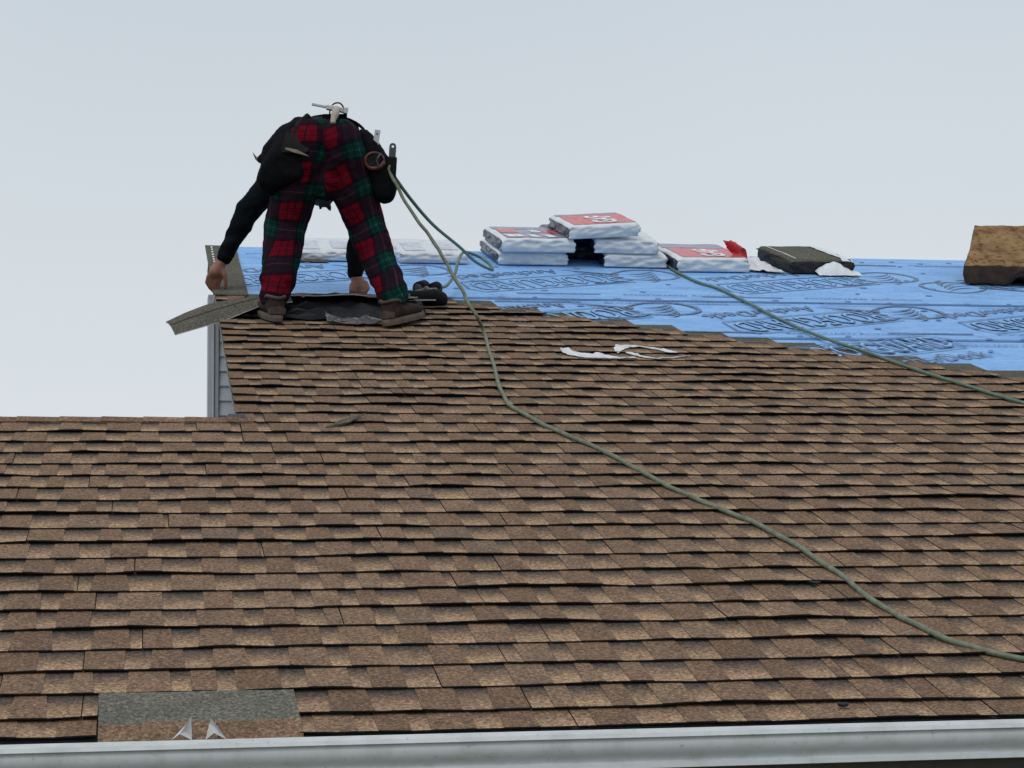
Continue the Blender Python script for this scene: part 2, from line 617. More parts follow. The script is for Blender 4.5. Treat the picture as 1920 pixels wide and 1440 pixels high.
for a, b, s1 in ((-0.109, -0.022, 0.068), (-0.0215, 0.14, 0.078), (0.1405, 0.225, 0.072), (0.2255, 0.321, 0.082)):
    V, F = [], []
    for hh in (0.0085, 0.0045):
        for s in (-0.001, 0.03, s1):
            for t in (0, .5, 1):
                V.append(loosept(a+(b-a)*t, s, hh))
    for i in (0, 1):
        for j in (0, 1):
            q = i*3+j
            F.append((q, q+1, q+4, q+3))
    F += [(0, 9, 10, 1), (1, 10, 11, 2), (6, 7, 16, 15), (7, 8, 17, 16), (0, 3, 12, 9), (3, 6, 15, 12), (2, 11, 14, 5), (5, 14, 17, 8)]
    mesh('tab', V, F, M['tab'], ls)

# ridge caps on the lower roof, nearly edge on
x = UL
while x < RAKE-0.02:
    x1 = min(x+0.143, RAKE-0.004)
    V, F = [], []
    for hh in (0.019, 0.014):
        for xx, dh in ((x, 0.004), (x1+0.05, 0.0)):
            for s in (-0.05, -0.02, 0.0):
                V.append(R(xx, LRIDGE+s, hh+dh+0.003*nz(xx*3, 4)+(0.004 if s == 0 else 0)))
            for s in (0.03, 0.12):
                V.append(BL(xx, s, hh+dh))
    for j in range(4):
        F += [(j, j+1, j+6, j+5), (10+j, 15+j, 16+j, 11+j), (j, 10+j, 11+j, j+1), (5+j, 6+j, 16+j, 15+j)]
    F += [(0, 5, 15, 10), (4, 14, 19, 9)]
    if x1 + 0.05 < RAKE+0.05:
        mesh('ridge_cap', V, F, M['tab'], house)
    x = x1
# step flashing where the lower ridge dies into the upper roof
box('flashing', R, (RAKE-0.04, LRIDGE-0.0, 0.016), (RAKE+0.02, LRIDGE+0.05, 0.026), M['flash'], house)

# torn shingle corner standing up at the junction
tag(mesh('shingle_scrap', [R(0.60, 2.62, .026), R(0.66, 2.70, .032), R(0.76, 2.80, .034), R(0.69, 2.68, .030), R(0.60, 2.62, .022), R(0.66, 2.70, .028), R(0.76, 2.80, .030), R(0.69, 2.68, .026)],
     [(0, 1, 2, 3), (7, 6, 5, 4), (0, 4, 5, 1), (1, 5, 6, 2), (2, 6, 7, 3), (3, 7, 4, 0)], M['headlap']), 'thin torn shingle sliver on the roof where the rake meets the lower ridge', 'shingle scrap')

# ------------------------------------------------------------------ blue underlayment, prints and cap nails
def sheet(u0, u1, v0, v1, h, name='underlayment'):
    nu, nv = int((u1-u0)/0.10), int((v1-v0)/0.07)
    V, F = [], []
    for j in range(nv+1):
        v = v0+(v1-v0)*j/nv
        for i in range(nu+1):
            u = u0+(u1-u0)*i/nu
            wr = 0.0009*nz(u*1.2, v*7, h*100)+0.0004*nz(u*5, v*9, 3)
            if v > RIDGE:
                p_ = B(u, v-RIDGE, h+wr)
            else:
                p_ = R(u, v, h+wr)
            V.append(p_)
    w = nu+1
    for j in range(nv):
        for i in range(nu):
            a = j*w+i
            F.append((a, a+1, a+1+w, a+w))
    return mesh(name, V, F, M['blue'], house, smooth=True)
sh1 = sheet(RAKE+.01, UR, 3.35, 4.46, 0.004)
sh2 = sheet(RAKE+.01, UR, 4.41, 5.40, 0.007)
sh3 = sheet(RAKE+.01, UR, 5.35, 6.98, 0.010)
HB = 0.0122                            # print height above deck

def on_roof(fn, hh):
    def g_(x, y):
        u, v = fn(x, y)
        return R(u, v, hh)
    return g_

def text_mesh(body, size, shear=0.0, off=0.0, sx=1.0):
    cu = bpy.data.curves.new('lettering', 'FONT')
    cu.body = body
    cu.size = size
    cu.shear = shear
    cu.offset = off
    cu.resolution_u = 2
    ob = bpy.data.objects.new('lettering', cu)
    COL.objects.link(ob)
    dg = bpy.context.evaluated_depsgraph_get()
    me = bpy.data.meshes.new_from_object(ob.evaluated_get(dg))
    vs = [(v.co.x*sx, v.co.y) for v in me.vertices]
    fs = [tuple(p_.vertices) for p_ in me.polygons]
    bpy.data.objects.remove(ob)
    bpy.data.curves.remove(cu)
    bpy.data.meshes.remove(me)
    x0 = min(v[0] for v in vs)
    return [(x-x0, y) for x, y in vs], fs

def strip2d(pts, wid):
    """flat ribbon along 2-D points, width may vary"""
    V, F = [], []
    n = len(pts)
    for i, (x, y) in enumerate(pts):
        x0, y0 = pts[max(0, i-1)]
        x1, y1 = pts[min(n-1, i+1)]
        d = math.hypot(x1-x0, y1-y0) or 1
        w = wid(i/(n-1)) if callable(wid) else wid
        nx, ny = -(y1-y0)/d*w/2, (x1-x0)/d*w/2
        V += [(x+nx, y+ny), (x-nx, y-ny)]
    for i in range(n-1):
        F.append((2*i, 2*i+1, 2*i+3, 2*i+2))
    return V, F

def emblem2d():
    """oval badge with swept stripes and a long tail, 0..0.42 wide"""
    parts = []
    el = [(0.21+0.2*math.cos(a), 0.16*math.sin(a)*(1-0.25*math.cos(a))) for a in [2*math.pi*i/36 for i in range(37)]]
    parts.append(strip2d(el, lambda t: 0.010+0.016*abs(math.sin(math.pi*t))))
    for j in range(5):
        y = -0.09+0.045*j
        cv = [(0.08+0.055*j*0.4+0.22*t*(1-0.1*j), y+0.05*math.sin(t*2.6)+0.02*j*t) for t in [i/8 for i in range(9)]]
        parts.append(strip2d(cv, lambda t: 0.003+0.016*math.sin(math.pi*min(1, t+.05))))
    tail = [(0.33, -0.06), (0.40, -0.13), (0.47, -0.21), (0.55, -0.30)]
    parts.append(strip2d(tail, lambda t: 0.05*(1-t)+0.006))
    tail = [(0.36, 0.03), (0.41, -0.04), (0.47, -0.12), (0.52, -0.22)]
    parts.append(strip2d(tail, lambda t: 0.03*(1-t)+0.004))
    tail = [(0.34, 0.10), (0.42, 0.13), (0.52, 0.14), (0.62, 0.13)]
    parts.append(strip2d(tail, lambda t: 0.02))
    return parts

TXT_A = text_mesh('ROOFGUARD', 0.33, 0.2, 0.006, 0.44)
TXT_B = text_mesh('ROOFGUARD', 0.33, 0.2, -0.003, 0.44)
TXT_C = text_mesh('AnchorDeck', 0.18, 0.2, 0.002, 0.72)
WA = max(v[0] for v in TXT_A[0]); WC = max(v[0] for v in TXT_C[0])
EMB = emblem2d()

def logo(parent, u, v, ang, emblem=True, word=True, ext=1.0):
    """whole print; (u,v) is the badge's centre; the words run from it along ang"""
    ca, sa = math.cos(ang), math.sin(ang)
    def T(x, y, h):
        return R(u+(x*ca-y*sa*0.9), v+(x*sa+y*ca), h + 0.0022*0)
    def put(parts, name, mat, h):
        V, F = [], []
        for pv, pf in parts:
            b0 = len(V)
            V += [T(x, y, h) for x, y in pv]
            F += [tuple(b0+i for i in f) for f in pf]
        return mesh(name, V, F, mat, parent)
    if emblem:
        put([([(x-0.21, y) for x, y in pv], pf) for pv, pf in EMB], 'printed_badge', M['ink'], HB)
    if word:
        x0 = 0.19
        put([([(x+x0, y-0.1) for x, y in TXT_A[0]], TXT_A[1])], 'printed_word', M['ink'], HB)
        put([([(x+x0+0.01, y-0.1+0.004) for x, y in TXT_B[0]], TXT_B[1])], 'printed_word_fill', M['inkpale'], HB+0.0015)
        fr = [(x0-0.03, 0.165), (x0+WA*0.5, 0.17), (x0+WA+0.02, 0.165), (x0+WA+0.06, 0.06), (x0+WA, -0.13), (x0+WA*0.5, -0.145), (x0, -0.13)]
        put([strip2d(fr, 0.011)], 'printed_frame', M['ink'], HB)
        put([([(x+x0+WA-WC-0.02, y-0.33) for x, y in TXT_C[0]], TXT_C[1])], 'printed_caption', M['ink'], HB)

INV = math.pi + math.radians(24)
UPR = math.radians(24)
logo(sh3, 2.60, 6.14, INV)
logo(sh2, 2.44, 5.13, INV)
logo(sh2, 3.70, 5.12, INV)
logo(sh3, 3.98, 6.20, INV)
logo(sh3, 1.36, 6.18, INV)
logo(sh3, 4.30, 5.92, UPR)
logo(sh1, 2.62, 3.93, UPR)
logo(sh2, 4.92, 5.20, INV)
logo(sh1, 4.30, 4.02, UPR)
# printed lay lines near the sheet edges
def line(parent, u0, u1, v, w=0.012, mat='inkfaint', name='printed_line'):
    pts = [(u0+(u1-u0)*i/10, v+0.006*nz(u0+i, v)) for i in range(11)]
    V, F = strip2d(pts, w)
    mesh(name, [R(x, y, HB) for x, y in V], F, M[mat], parent)
for sh, vv_ in ((sh1, 4.33), (sh2, 5.29), (sh3, 6.66)):
    x = 0.5
    while x < 6:
        d = random.uniform(0.25, 0.7)
        line(sh, x, x+d, vv_+random.uniform(-.012, .012), 0.008)
        x += d+random.uniform(0.1, 0.5)
for sh, vv_ in ((sh2, 4.43), (sh3, 5.37)):
    line(sh, 0.6, 6.2, vv_, 0.016)
for sh, u, v, s in ((sh1, 3.6, 4.28, .6), (sh2, 2.2, 5.27, .5), (sh2, 2.9, 4.53, .5), (sh3, 2.35, 5.5, .5), (sh2, 3.95, 4.55, .6), (sh3, 3.3, 5.47, .5), (sh3, 4.35, 6.62, .6)):
    tv, tf = text_mesh('ROOFGUARD AnchorDeck', 0.055, 0.0, 0.0, 1.0)
    mesh('printed_small_text', [R(u+x, v+y, HB) for x, y in tv], tf, M['inkfaint'], sh)
    line(sh, u-0.55, u-0.12, v+0.02, 0.022, 'ink', 'printed_dash')
# plastic cap nails
V, F = [], []
for i in range(10):
    a = 2*math.pi*i/10
    V.append((0.014*math.cos(a), 0.014*math.sin(a), 0.0))
for i in range(10):
    a = 2*math.pi*i/10
    V.append((0.011*math.cos(a), 0.011*math.sin(a), 0.003))
F = [(i, (i+1) % 10, 10+(i+1) % 10, 10+i) for i in range(10)] + [tuple(range(10, 20))]
o = mesh('cap_nail', V, F, M['cap'], house)
cap_me = o.data
Rrot = Matrix(((1, 0, 0), (0, CP, -SP), (0, SP, CP))).to_4x4()
first = True
def above_steps(u, v):
    k = 35.5-(u-1.541)/0.19
    return v > k*EXPO+SHH+0.05
caps = []
for v in (3.9, 4.15, 4.44, 4.7, 4.95, 5.2, 5.39, 5.62, 5.85, 6.08, 6.35, 6.6, 6.76):
    d = 0.19 if v in (4.44, 5.39, 6.76) else 0.5
    u = 0.6+random.uniform(0, d)
    while u < 5.9:
        vv_ = v+random.uniform(-.03, .03)
        if (above_steps(u, vv_) and vv_ > 4) or (vv_ > 5.65):
            caps.append((u, vv_))
        u += d*random.uniform(0.75, 1.3)
for u, v in caps:
    mw = Matrix.Translation(R(u, v, HB-0.001)) @ Rrot @ Matrix.Diagonal((random.uniform(.9, 1.5), random.uniform(.8, 1.1), 1, 1))
    if first:
        o.matrix_basis = mw; first = False
    else:
        share('cap_nail', cap_me, house, mw)

# starter strips at the rake and the short piece beside them
def flat_strip(name, u0, u1, v0, v1, h, mat, parent, th=0.004):
    V, F = [], []
    nu, nv = max(1, int((u1-u0)/.06)), max(1, int((v1-v0)/.08))
    for hh in (th, 0):
        for j in range(nv+1):
            for i in range(nu+1):
                u = u0+(u1-u0)*i/nu; v = v0+(v1-v0)*j/nv
                V.append(R(u, v, h+hh+0.003*abs(nz(u*4, v*4, h))))
    w = nu+1; nb = w*(nv+1)
    for j in range(nv):
        for i in range(nu):
            a = j*w+i
            F += [(a, a+1, a+1+w, a+w), (nb+a, nb+a+w, nb+a+1+w, nb+a+1)]
    for i in range(nu):
        F.append((i, nb+i, nb+i+1, i+1)); a = nv*w+i; F.append((a, a+1, nb+a+1, nb+a))
    for j in range(nv):
        a = j*w; F.append((a, a+w, nb+a+w, nb+a)); a += nu; F.append((a, nb+a, nb+a+w, a+w))
    return mesh(name, V, F, mat, parent)
st = flat_strip('starter_strip', RAKE-0.022, RAKE+0.145, 5.30, 6.87, 0.016, M['headlap'], house)
st2 = flat_strip('starter_strip', RAKE+0.295, RAKE+0.62, 6.37, 6.80, 0.016, M['headlap'], house)
M['dash'] = plain('release_film', (.62, .6, .66), 0.4, var=0.1)
v = 6.80
while v > 5.6:
    flat_strip('film_dash', RAKE+0.006, RAKE+0.016, v-0.05, v, 0.0245, M['dash'], st, 0.001)
    v -= 0.085

# ------------------------------------------------------------------ shingle bundles near the ridge
def m_plastic(name, col, var=0.12, bmp=0.22, rough=0.26):
    m, n, p = mat_new(name)
    v = objc(n)
    f = noise_node(n, 14, 5, v)
    n.links.new(ramp(n, f, [(0.3, tuple(c*(1-var) for c in col)), (0.7, tuple(min(1, c*(1+var)) for c in col))]), p.inputs['Base Color'])
    p.inputs['Roughness'].default_value = rough
    mp = N(n, 'ShaderNodeMapping')
    mp.inputs['Scale'].default_value = (13, 5, 9)
    mp.inputs['Rotation'].default_value = (0.3, 0.2, 0.5)
    n.links.new(v, mp.inputs['Vector'])
    bump(n, p, noise_node(n, 1.0, 2, mp.outputs[0], 0.5), bmp, 0.05)
    return m
M['wrap'] = m_plastic('wrapper_white', (.70, .73, .75))
M['wrap_faded'] = m_plastic('wrapper_faded', (.66, .67, .70), 0.1)
M['wrap_red'] = m_plastic('wrapper_red', (.62, .10, .10), 0.15, 0.5)
M['wrap_navy'] = m_plastic('wrapper_navy', (.03, .033, .065), 0.5, 0.6)
M['wrap_mauve'] = m_plastic('wrapper_mauve', (.27, .24, .36), 0.25, 0.5)
M['print_white'] = plain('wrapper_print', (.8, .8, .82), 0.45, var=0.05)
M['film'] = m_plastic('torn_film', (.70, .69, .69), 0.06, 0.6, 0.3)
M['stackedge'] = plain('stack_edges', (.022, .021, .02), 0.8, var=0.5, scale=150)

def bend_frame(v, h):
    """position (y,z) along the roof and over the ridge; bends with a soft radius"""
    Rb = 0.16
    b0 = RIDGE-0.06
    if v <= b0:
        q = VV*v; nn = VN
    else:
        ang = min((v-b0)/Rb, 2*PITCH)
        c = VV*b0 - VN*Rb
        nn = Vector((0, -math.sin(PITCH-ang), math.cos(PITCH-ang)))
        q = c + nn*Rb
        rest = (v-b0) - ang*Rb
        if rest > 0:
            q = q + Vector((0, math.cos(PITCH-ang), math.sin(PITCH-ang)))*rest
    return q + nn*h

def make_bundle(name, label, u, v, h, w=0.40, th=0.082, ln=0.78, yaw=0.0, tilt=0.0, style='red', seed=0, flat=False, mats=None, group='wrapped bundles of shingles set out along the ridge'):
    """(u,v) is the middle of the near bottom edge, h its height over the deck"""
    root = empty(name, R(u, v, h))
    tag(root, label, 'shingle bundle', group)
    cy, sy = math.cos(yaw), math.sin(yaw)
    def place(x, y, zz):
        X = x*cy - y*sy
        Y = x*sy + y*cy
        zz2 = zz + x*tilt
        if flat:
            return R(u+X, v+Y, h+zz2) - root.location
        return VU*(u+X) + bend_frame(v+Y, h+zz2) - root.location
    nx, ny = 30, 22
    def top(x, y, ex=0.0):
        ax = max(0.0, (abs(x)-(w/2-0.016))/0.016)
        ay = max(0.0, (0.013-y)/0.013, (y-(ln-0.03))/0.03)
        d = 0.013*(1-math.sqrt(max(0, 1-min(1, ax)**2))) + 0.011*(1-math.sqrt(max(0, 1-min(1, ay)**2)))
        wr = 0.003*nz(x*9+seed, y*7, seed) + 0.0012*nz(x*26+seed, y*18, 2.0)
        return place(x, y, th - d + wr + ex)
    xs = [-w/2 + w*i/nx for i in range(nx+1)]
    ys = [ln*j/ny for j in range(ny+1)]
    V, F, FM = [], [], []
    mat_body, mat_left, mat_front = mats or (M['wrap'], M['wrap_navy'], M['wrap'])
    for y in ys:
        for x in xs:
            V.append(top(x, y))
    W_ = nx+1
    for j in range(ny):
        for i in range(nx):
            a = j*W_+i
            F.append((a, a+1, a+1+W_, a+W_)); FM.append(0)
    # skirt: loop round the top edge, then rings down to the bottom with bulge and creases
    loop = [(i, 0) for i in range(nx+1)] + [(nx, j) for j in range(1, ny+1)] + [(i, ny) for i in range(nx-1, -1, -1)] + [(0, j) for j in range(ny-1, 0, -1)]
    prev = [j*W_+i for i, j in loop]
    rings = 8
    for rI in range(1, rings+1):
        t = rI/rings
        cur = []
        for q, (i, j) in enumerate(loop):
            x, y = xs[i], ys[j]
            bul = 0.005*math.sin(math.pi*t)*(1+0.8*nz(q*0.6+seed, t*2.2, seed)) + 0.012*(0.35-abs(nz(q*0.16+seed*2+t*0.9, t*2.1, 7.7))*2.0) + 0.003*nz(q*0.5, t*6, seed)
            ox = (1 if i == nx else -1 if i == 0 else 0)*bul
            oy = (-1 if j == 0 else 1 if j == ny else 0)*bul
            if t == 1: ox *= .3; oy *= .3
            zt = th-0.010
            cur.append(len(V)); V.append(place(x+ox, y+oy, zt*(1-t)+0.001))
        nL = len(loop)
        for q in range(nL):
            q2 = (q+1) % nL
            F.append((prev[q], cur[q], cur[q2], prev[q2]))
            i, j = loop[q]
            front = j == 0 and loop[q2][1] == 0
            left = i == 0 and loop[q2][0] == 0
            right = i == nx and loop[q2][0] == nx
            FM.append(2 if front else 1 if (left or right) else 0)
        prev = cur
    F.append(tuple(prev[::-1])); FM.append(0)
    body = mesh('wrapper' if mats is None or mats[0] is not M['headlap'] else 'shingle_stack', V, F, [mat_body, mat_left, mat_front], root, fm=FM, smooth=True)
    def panel(nm, x0, x1, y0, y1, mat, ex, skew=0.0, par=None):
        n1, n2 = max(2, int((x1-x0)/.03)), max(2, int((y1-y0)/.03))
        PV, PF = [], []
        for j in range(n2+1):
            for i in range(n1+1):
                PV.append(top(x0+(x1-x0)*i/n1 + skew*j/n2, y0+(y1-y0)*j/n2, ex))
        for j in range(n2):
            for i in range(n1):
                a = j*(n1+1)+i
                PF.append((a, a+1, a+2+n1, a+1+n1))
        return mesh(nm, PV, PF, mat, par or root, smooth=True)
    def word(txt, x, y, size, sx, mat, par, rot=True, ex=0.0045):
        tv, tf = text_mesh(txt, size, 0, 0.006, sx)
        if rot:      # reading up along the bundle
            PV = [top(x-b, y+a, ex) for a, b in tv]
        else:
            PV = [top(x+a, y+b, ex) for a, b in tv]
        return mesh('printed_word', PV, tf, mat, par)
    if style == 'red':
        r_ = panel('red_panel', -w/2+0.035, w/2-0.012, 0.028, 0.36, M['wrap_red'], 0.002)
        word('GAF', 0.095, 0.05, 0.19, 0.72, M['print_white'], r_)
        panel('mauve_panel', -w/2+0.02, w/2-0.02, 0.365, ln-0.02, M['wrap_mauve'], 0.002)
    elif style == 'mauve':
        r_ = panel('mauve_panel', -w/2+0.03, w/2-0.012, 0.022, 0.30, M['wrap_mauve'], 0.002)
        panel('red_panel', -w/2+0.03, -0.06, 0.20, 0.33, M['wrap_red'], 0.0035)
        panel('red_panel', 0.08, w/2-0.015, 0.20, 0.33, M['wrap_red'], 0.0035)
        for x_ in (-0.15, -0.1, -0.02, 0.07):
            panel('printed_block', x_, x_+0.045, 0.045, 0.13, M['print_white'], 0.004, -0.02, r_)
        word('GAF', 0.06, 0.2, 0.07, 0.8, M['print_white'], r_)
        panel('mauve_panel', -w/2+0.02, w/2-0.02, 0.335, ln-0.02, M['wrap_mauve'], 0.002)
    elif style == 'faded':
        M.setdefault('faint', plain('faded_print', (.56, .58, .64), 0.5, var=0.25, scale=25))
        for x_, y_, a_, b_ in ((-0.15, .04, .11, .30), (.03, .10, .12, .26)):
            panel('faded_print', x_, x_+a_, y_, y_+b_, M['faint'], 0.002)
    elif style == 'white':
        panel('mauve_panel', -w/2+0.05, w/2-0.06, 0.25, 0.5, M['wrap_mauve'], 0.002)
    return root, place, top

BG = 0.016
FD = (M['wrap_faded'], M['wrap_faded'], M['wrap_faded'])
make_bundle('shingle_bundle', 'faded white wrapped bundle seen between the legs of the worker', 0.93, 6.42, BG, 0.38, 0.055, 0.60, -0.01, style='faded', seed=3, mats=FD)
make_bundle('shingle_bundle', 'faded white wrapped bundle lying alone right of the worker, behind the hose', 1.50, 6.40, BG, 0.37, 0.060, 0.58, 0.0, style='faded', seed=8, mats=FD)
make_bundle('shingle_bundle', 'lower bundle of the two-high stack, white end facing out', 2.045, 6.40, BG, 0.385, 0.074, 0.50, 0.03, style='red', seed=12)
make_bundle('shingle_bundle', 'mauve and red printed bundle on top of the two-high stack', 2.065, 6.36, BG+0.076, 0.405, 0.076, 0.46, 0.05, style='mauve', seed=17)
make_bundle('shingle_bundle', 'white ended bundle at the bottom of the three-high stack', 2.62, 6.38, BG, 0.35, 0.074, 0.5, -0.02, style='white', seed=23)
make_bundle('shingle_bundle', 'middle bundle of the three-high stack, wrinkled white end', 2.56, 6.38, BG+0.075, 0.355, 0.077, 0.46, -0.04, style='white', seed=29)
make_bundle('shingle_bundle', 'red topped bundle bridging both stacks, highest of all', 2.43, 6.37, BG+0.162, 0.40, 0.074, 0.44, 0.06, tilt=0.06, style='red', seed=31)
make_bundle('shingle_bundle', 'red topped bundle lying alone between the stacks and the opened bundle', 3.03, 6.27, BG, 0.41, 0.076, 0.54, 0.04, style='red', seed=37)
NV = (M['wrap_navy'], M['wrap_navy'], M['wrap_navy'])  # for two added bundles that block the sky so the gap reads dark
make_bundle('shingle_bundle', 'added dark navy bundle blocking the sky in the gap between the two stacks, lower one', 2.33, 6.66, BG, 0.30, 0.082, 0.5, 0.0, style='none', seed=51, mats=NV)
make_bundle('shingle_bundle', 'added dark navy bundle blocking the sky in the gap, right under the highest red bundle', 2.33, 6.68, BG+0.084, 0.30, 0.075, 0.44, 0.0, style='none', seed=53, mats=NV)
# opened bundle: bare dark shingles with the wrapper pulled down
ob, obp, obt = make_bundle('opened_bundle', 'opened bundle of bare dark grey shingles with its white wrapper pulled down', 3.66, 6.28, BG, 0.37, 0.078, 0.52, 0.08, style='none', seed=41, mats=(M['headlap'], M['stackedge'], M['stackedge']), group=None)
ob['category'] = 'shingle bundle'
V, F = [], []
for i in range(13):
    t = i/12
    x = -0.05+0.255*t
    hgt = 0.012+0.055*math.sin(math.pi*min(1, t*1.15)**0.9)*(0.9+0.3*nz(i*.7, 3))
    for k_ in range(5):
        s_ = k_/4
        V.append(obp(x, -0.012-0.07*(1-s_)**1.3-0.004*nz(i*.5, k_*.8), 0.004+hgt*math.sin(s_*math.pi/2)+0.003*nz(i*.5, k_)))
for i in range(12):
    for k_ in range(4):
        a = i*5+k_
        F.append((a, a+5, a+6, a+1))
mesh('wrapper_fold', V, F, M['wrap'], ob, smooth=True)
V, F = [], []
for i in range(15):
    t = i/14
    for k_ in range(3):
        V.append(obt(0.115+0.034*k_+0.004*nz(i*.3, k_), 0.0+0.5*t, 0.004+0.004*abs(nz(i*.4, k_*2.0))))
for i in range(14):
    for k_ in range(2):
        a = i*3+k_
        F.append((a, a+1, a+4, a+3))
mesh('wrapper_edge', V, F, M['wrap'], ob, smooth=True)
V, F = [], []
for i in range(10):
    t = i/9
    V += [obt(-0.155+0.006*nz(i, 1), 0.03+0.45*t, 0.003), obt(-0.145+0.006*nz(i, 2), 0.03+0.45*t, 0.003)]
F = [(2*i, 2*i+1, 2*i+3, 2*i+2) for i in range(9)]
mesh('release_strip', V, F, M['dash'], ob)

# crumpled film: generic torn sheet on the roof
def film(name, label, outline, mat, h0=0.03, amp=0.02, n=9, cat='plastic scrap', seed=0, kind=None):
    """outline: list of (u, vlow, vhigh, hlow, hhigh) stations"""
    V, F = [], []
    pts = []
    for (a, b) in zip(outline[:-1], outline[1:]):
        for k_ in range(4):
            t = k_/4
            pts.append([a[i]*(1-t)+b[i]*t for i in range(5)])
    pts.append(list(outline[-1]))
    o0 = R(pts[0][0], pts[0][1], 0)
    for i, (u, v0, v1, ha, hb) in enumerate(pts):
        for k_ in range(n):
            t = k_/(n-1)
            v = v0*(1-t)+v1*t
            h = ha*(1-t)+hb*t + amp*abs(nz(u*23+seed, v*11, seed)) + 0.5*amp*nz(u*55, v*23+seed)
            V.append(R(u+0.006*nz(i*.8, k_*.9, seed), v+0.015*nz(i*.7+seed, k_*.8), max(0.024, h0+h))-o0)
    for i in range(len(pts)-1):
        for k_ in range(n-1):
            a = i*n+k_
            F.append((a, a+n, a+n+1, a+1))
    o = mesh(name, V, F, mat, None, smooth=True)
    o.location = o0
    tag(o, label, cat)
    return o
film('plastic_scrap', 'torn white plastic strip on the brown shingles above the middle of the roof',
     [(1.72, 3.98, 4.03, 0, .02), (1.74, 3.92, 4.04, 0, .022), (1.80, 3.87, 3.97, 0, .010), (1.86, 3.87, 3.95, 0, .016), (1.91, 3.86, 3.93, 0, .01), (1.95, 3.86, 3.89, 0, .004), (2.02, 3.88, 3.905, 0, .003)], M['film'], 0.008, 0.016, seed=2)
film('plastic_scrap', 'looped torn white plastic piece beside the strip on the brown shingles',
     [(1.96, 3.97, 4.05, 0, .015), (1.985, 4.02, 4.13, 0, .02), (2.03, 4.09, 4.15, 0, .012), (2.09, 4.12, 4.15, 0, .008), (2.15, 4.06, 4.10, 0, .012), (2.19, 4.0, 4.08, 0, .018), (2.23, 3.99, 4.02, 0, .006)], M['film'], 0.008, 0.014, seed=5)
film('plastic_scrap', 'thin white plastic ribbon under the looped piece on the brown shingles',
     [(2.0, 3.97, 4.0, 0, .012), (2.04, 3.90, 3.95, 0, .01), (2.09, 3.86, 3.885, 0, .006), (2.18, 3.88, 3.9, 0, .004), (2.27, 3.93, 3.945, 0, .004)], M['film'], 0.012, 0.01, seed=6)
film('wrapper_scrap', 'crumpled white printed wrapper lying between the red bundle and opened bundle',
     [(3.20, 6.36, 6.62, 0, .04), (3.28, 6.3, 6.62, 0, .05), (3.36, 6.27, 6.6, 0, .035), (3.43, 6.26, 6.5, 0, .01)], M['film'], 0.012, 0.03, seed=9)
rf = empty('wrapper_flap', R(3.21, 6.40, .08))
tag(rf, 'rolled red plastic wrapper flap sticking up beside the red bundle', 'wrapper')
V, F = [], []
for i in range(9):
    t = i/8
    for k_ in range(9):
        a = -0.6+4.2*k_/8
        r_ = 0.030+0.012*t+0.007*nz(i*.5, k_*.7, 3)
        V.append(Vector((-0.05+0.085*t+r_*math.cos(a)*0.8, 0.03*t+0.03*math.cos(a*1.3), 0.065-0.05*t+r_*math.sin(a))))
for i in range(8):
    for k_ in range(8):
        a = i*9+k_
        F.append((a, a+1, a+10, a+9))
M['red_film'] = m_plastic('red_film', (.55, .02, .03), 0.25, 0.5, 0.3)
mesh('roll', V, F, M['red_film'], rf, smooth=True)
mesh('tongue', [(-0.09, 0, 0.095), (-0.03, 0.01, 0.088), (0.0, 0.02, 0.05), (0.035, 0.01, -0.01), (0.02, -.01, -0.03), (-0.055, 0, 0.035)], [(0, 5, 1), (1, 5, 2), (2, 5, 4), (2, 4, 3)], M['red_film'], rf)
# two bits of film caught on the gutter lip
for i, (u0, lab) in enumerate(((0.070, 'left pointed bit of white film sticking up behind the gutter lip'), (0.142, 'right pointed bit of white film sticking up behind the gutter lip'))):
    b_ = Vector((u0, gy-0.004, gz+0.0005))
    lean = (0.014, -0.010)[i]; top_ = (1.0, 0.88)[i]
    V = [Vector((-0.024, 0, 0)), Vector((-0.006, -.004, 0.014)), Vector((0.020, 0.002, 0)), Vector((lean-0.006, -.002, 0.034)), Vector((lean*1.3, -.006, 0.052*top_)), Vector((0.008, .003, .018))]
    o = mesh('film_scrap', V, [(0, 1, 3), (1, 5, 3), (1, 2, 5), (3, 5, 4), (5, 2, 4)], M['film'], None)
    o.location = b_
    tag(o, lab, 'plastic scrap')
# debris specks
for i, (u, v, lab) in enumerate(((1.79, 0.845, 'dark curled leaf on the shingles left of the long hose'), (1.56, -0.035, 'small dark debris clump on the lowest shingle course near the gutter'))):
    V, F = [], []
    for k_ in range(8):
        a = 2*math.pi*k_/8
        r_ = 1+0.4*nz(k_*1.3, i)
        V += [(0.016*r_*math.cos(a), 0.009*r_*math.sin(a), 0.004+0.004*abs(math.cos(a))), (0.012*r_*math.cos(a), 0.006*r_*math.sin(a), 0.0)]
    F = [tuple(2*k_ for k_ in range(8))] + [(2*k_, 2*k_+1, (2*k_+3) % 16, (2*k_+2) % 16) for k_ in range(8)]
    o = mesh('leaf' if i == 0 else 'debris', V, F, M['asphalt'], None)
    o.matrix_basis = Matrix.Translation(R(u, v, 0.021)) @ Rrot
    tag(o, lab, 'leaf' if i == 0 else 'debris')

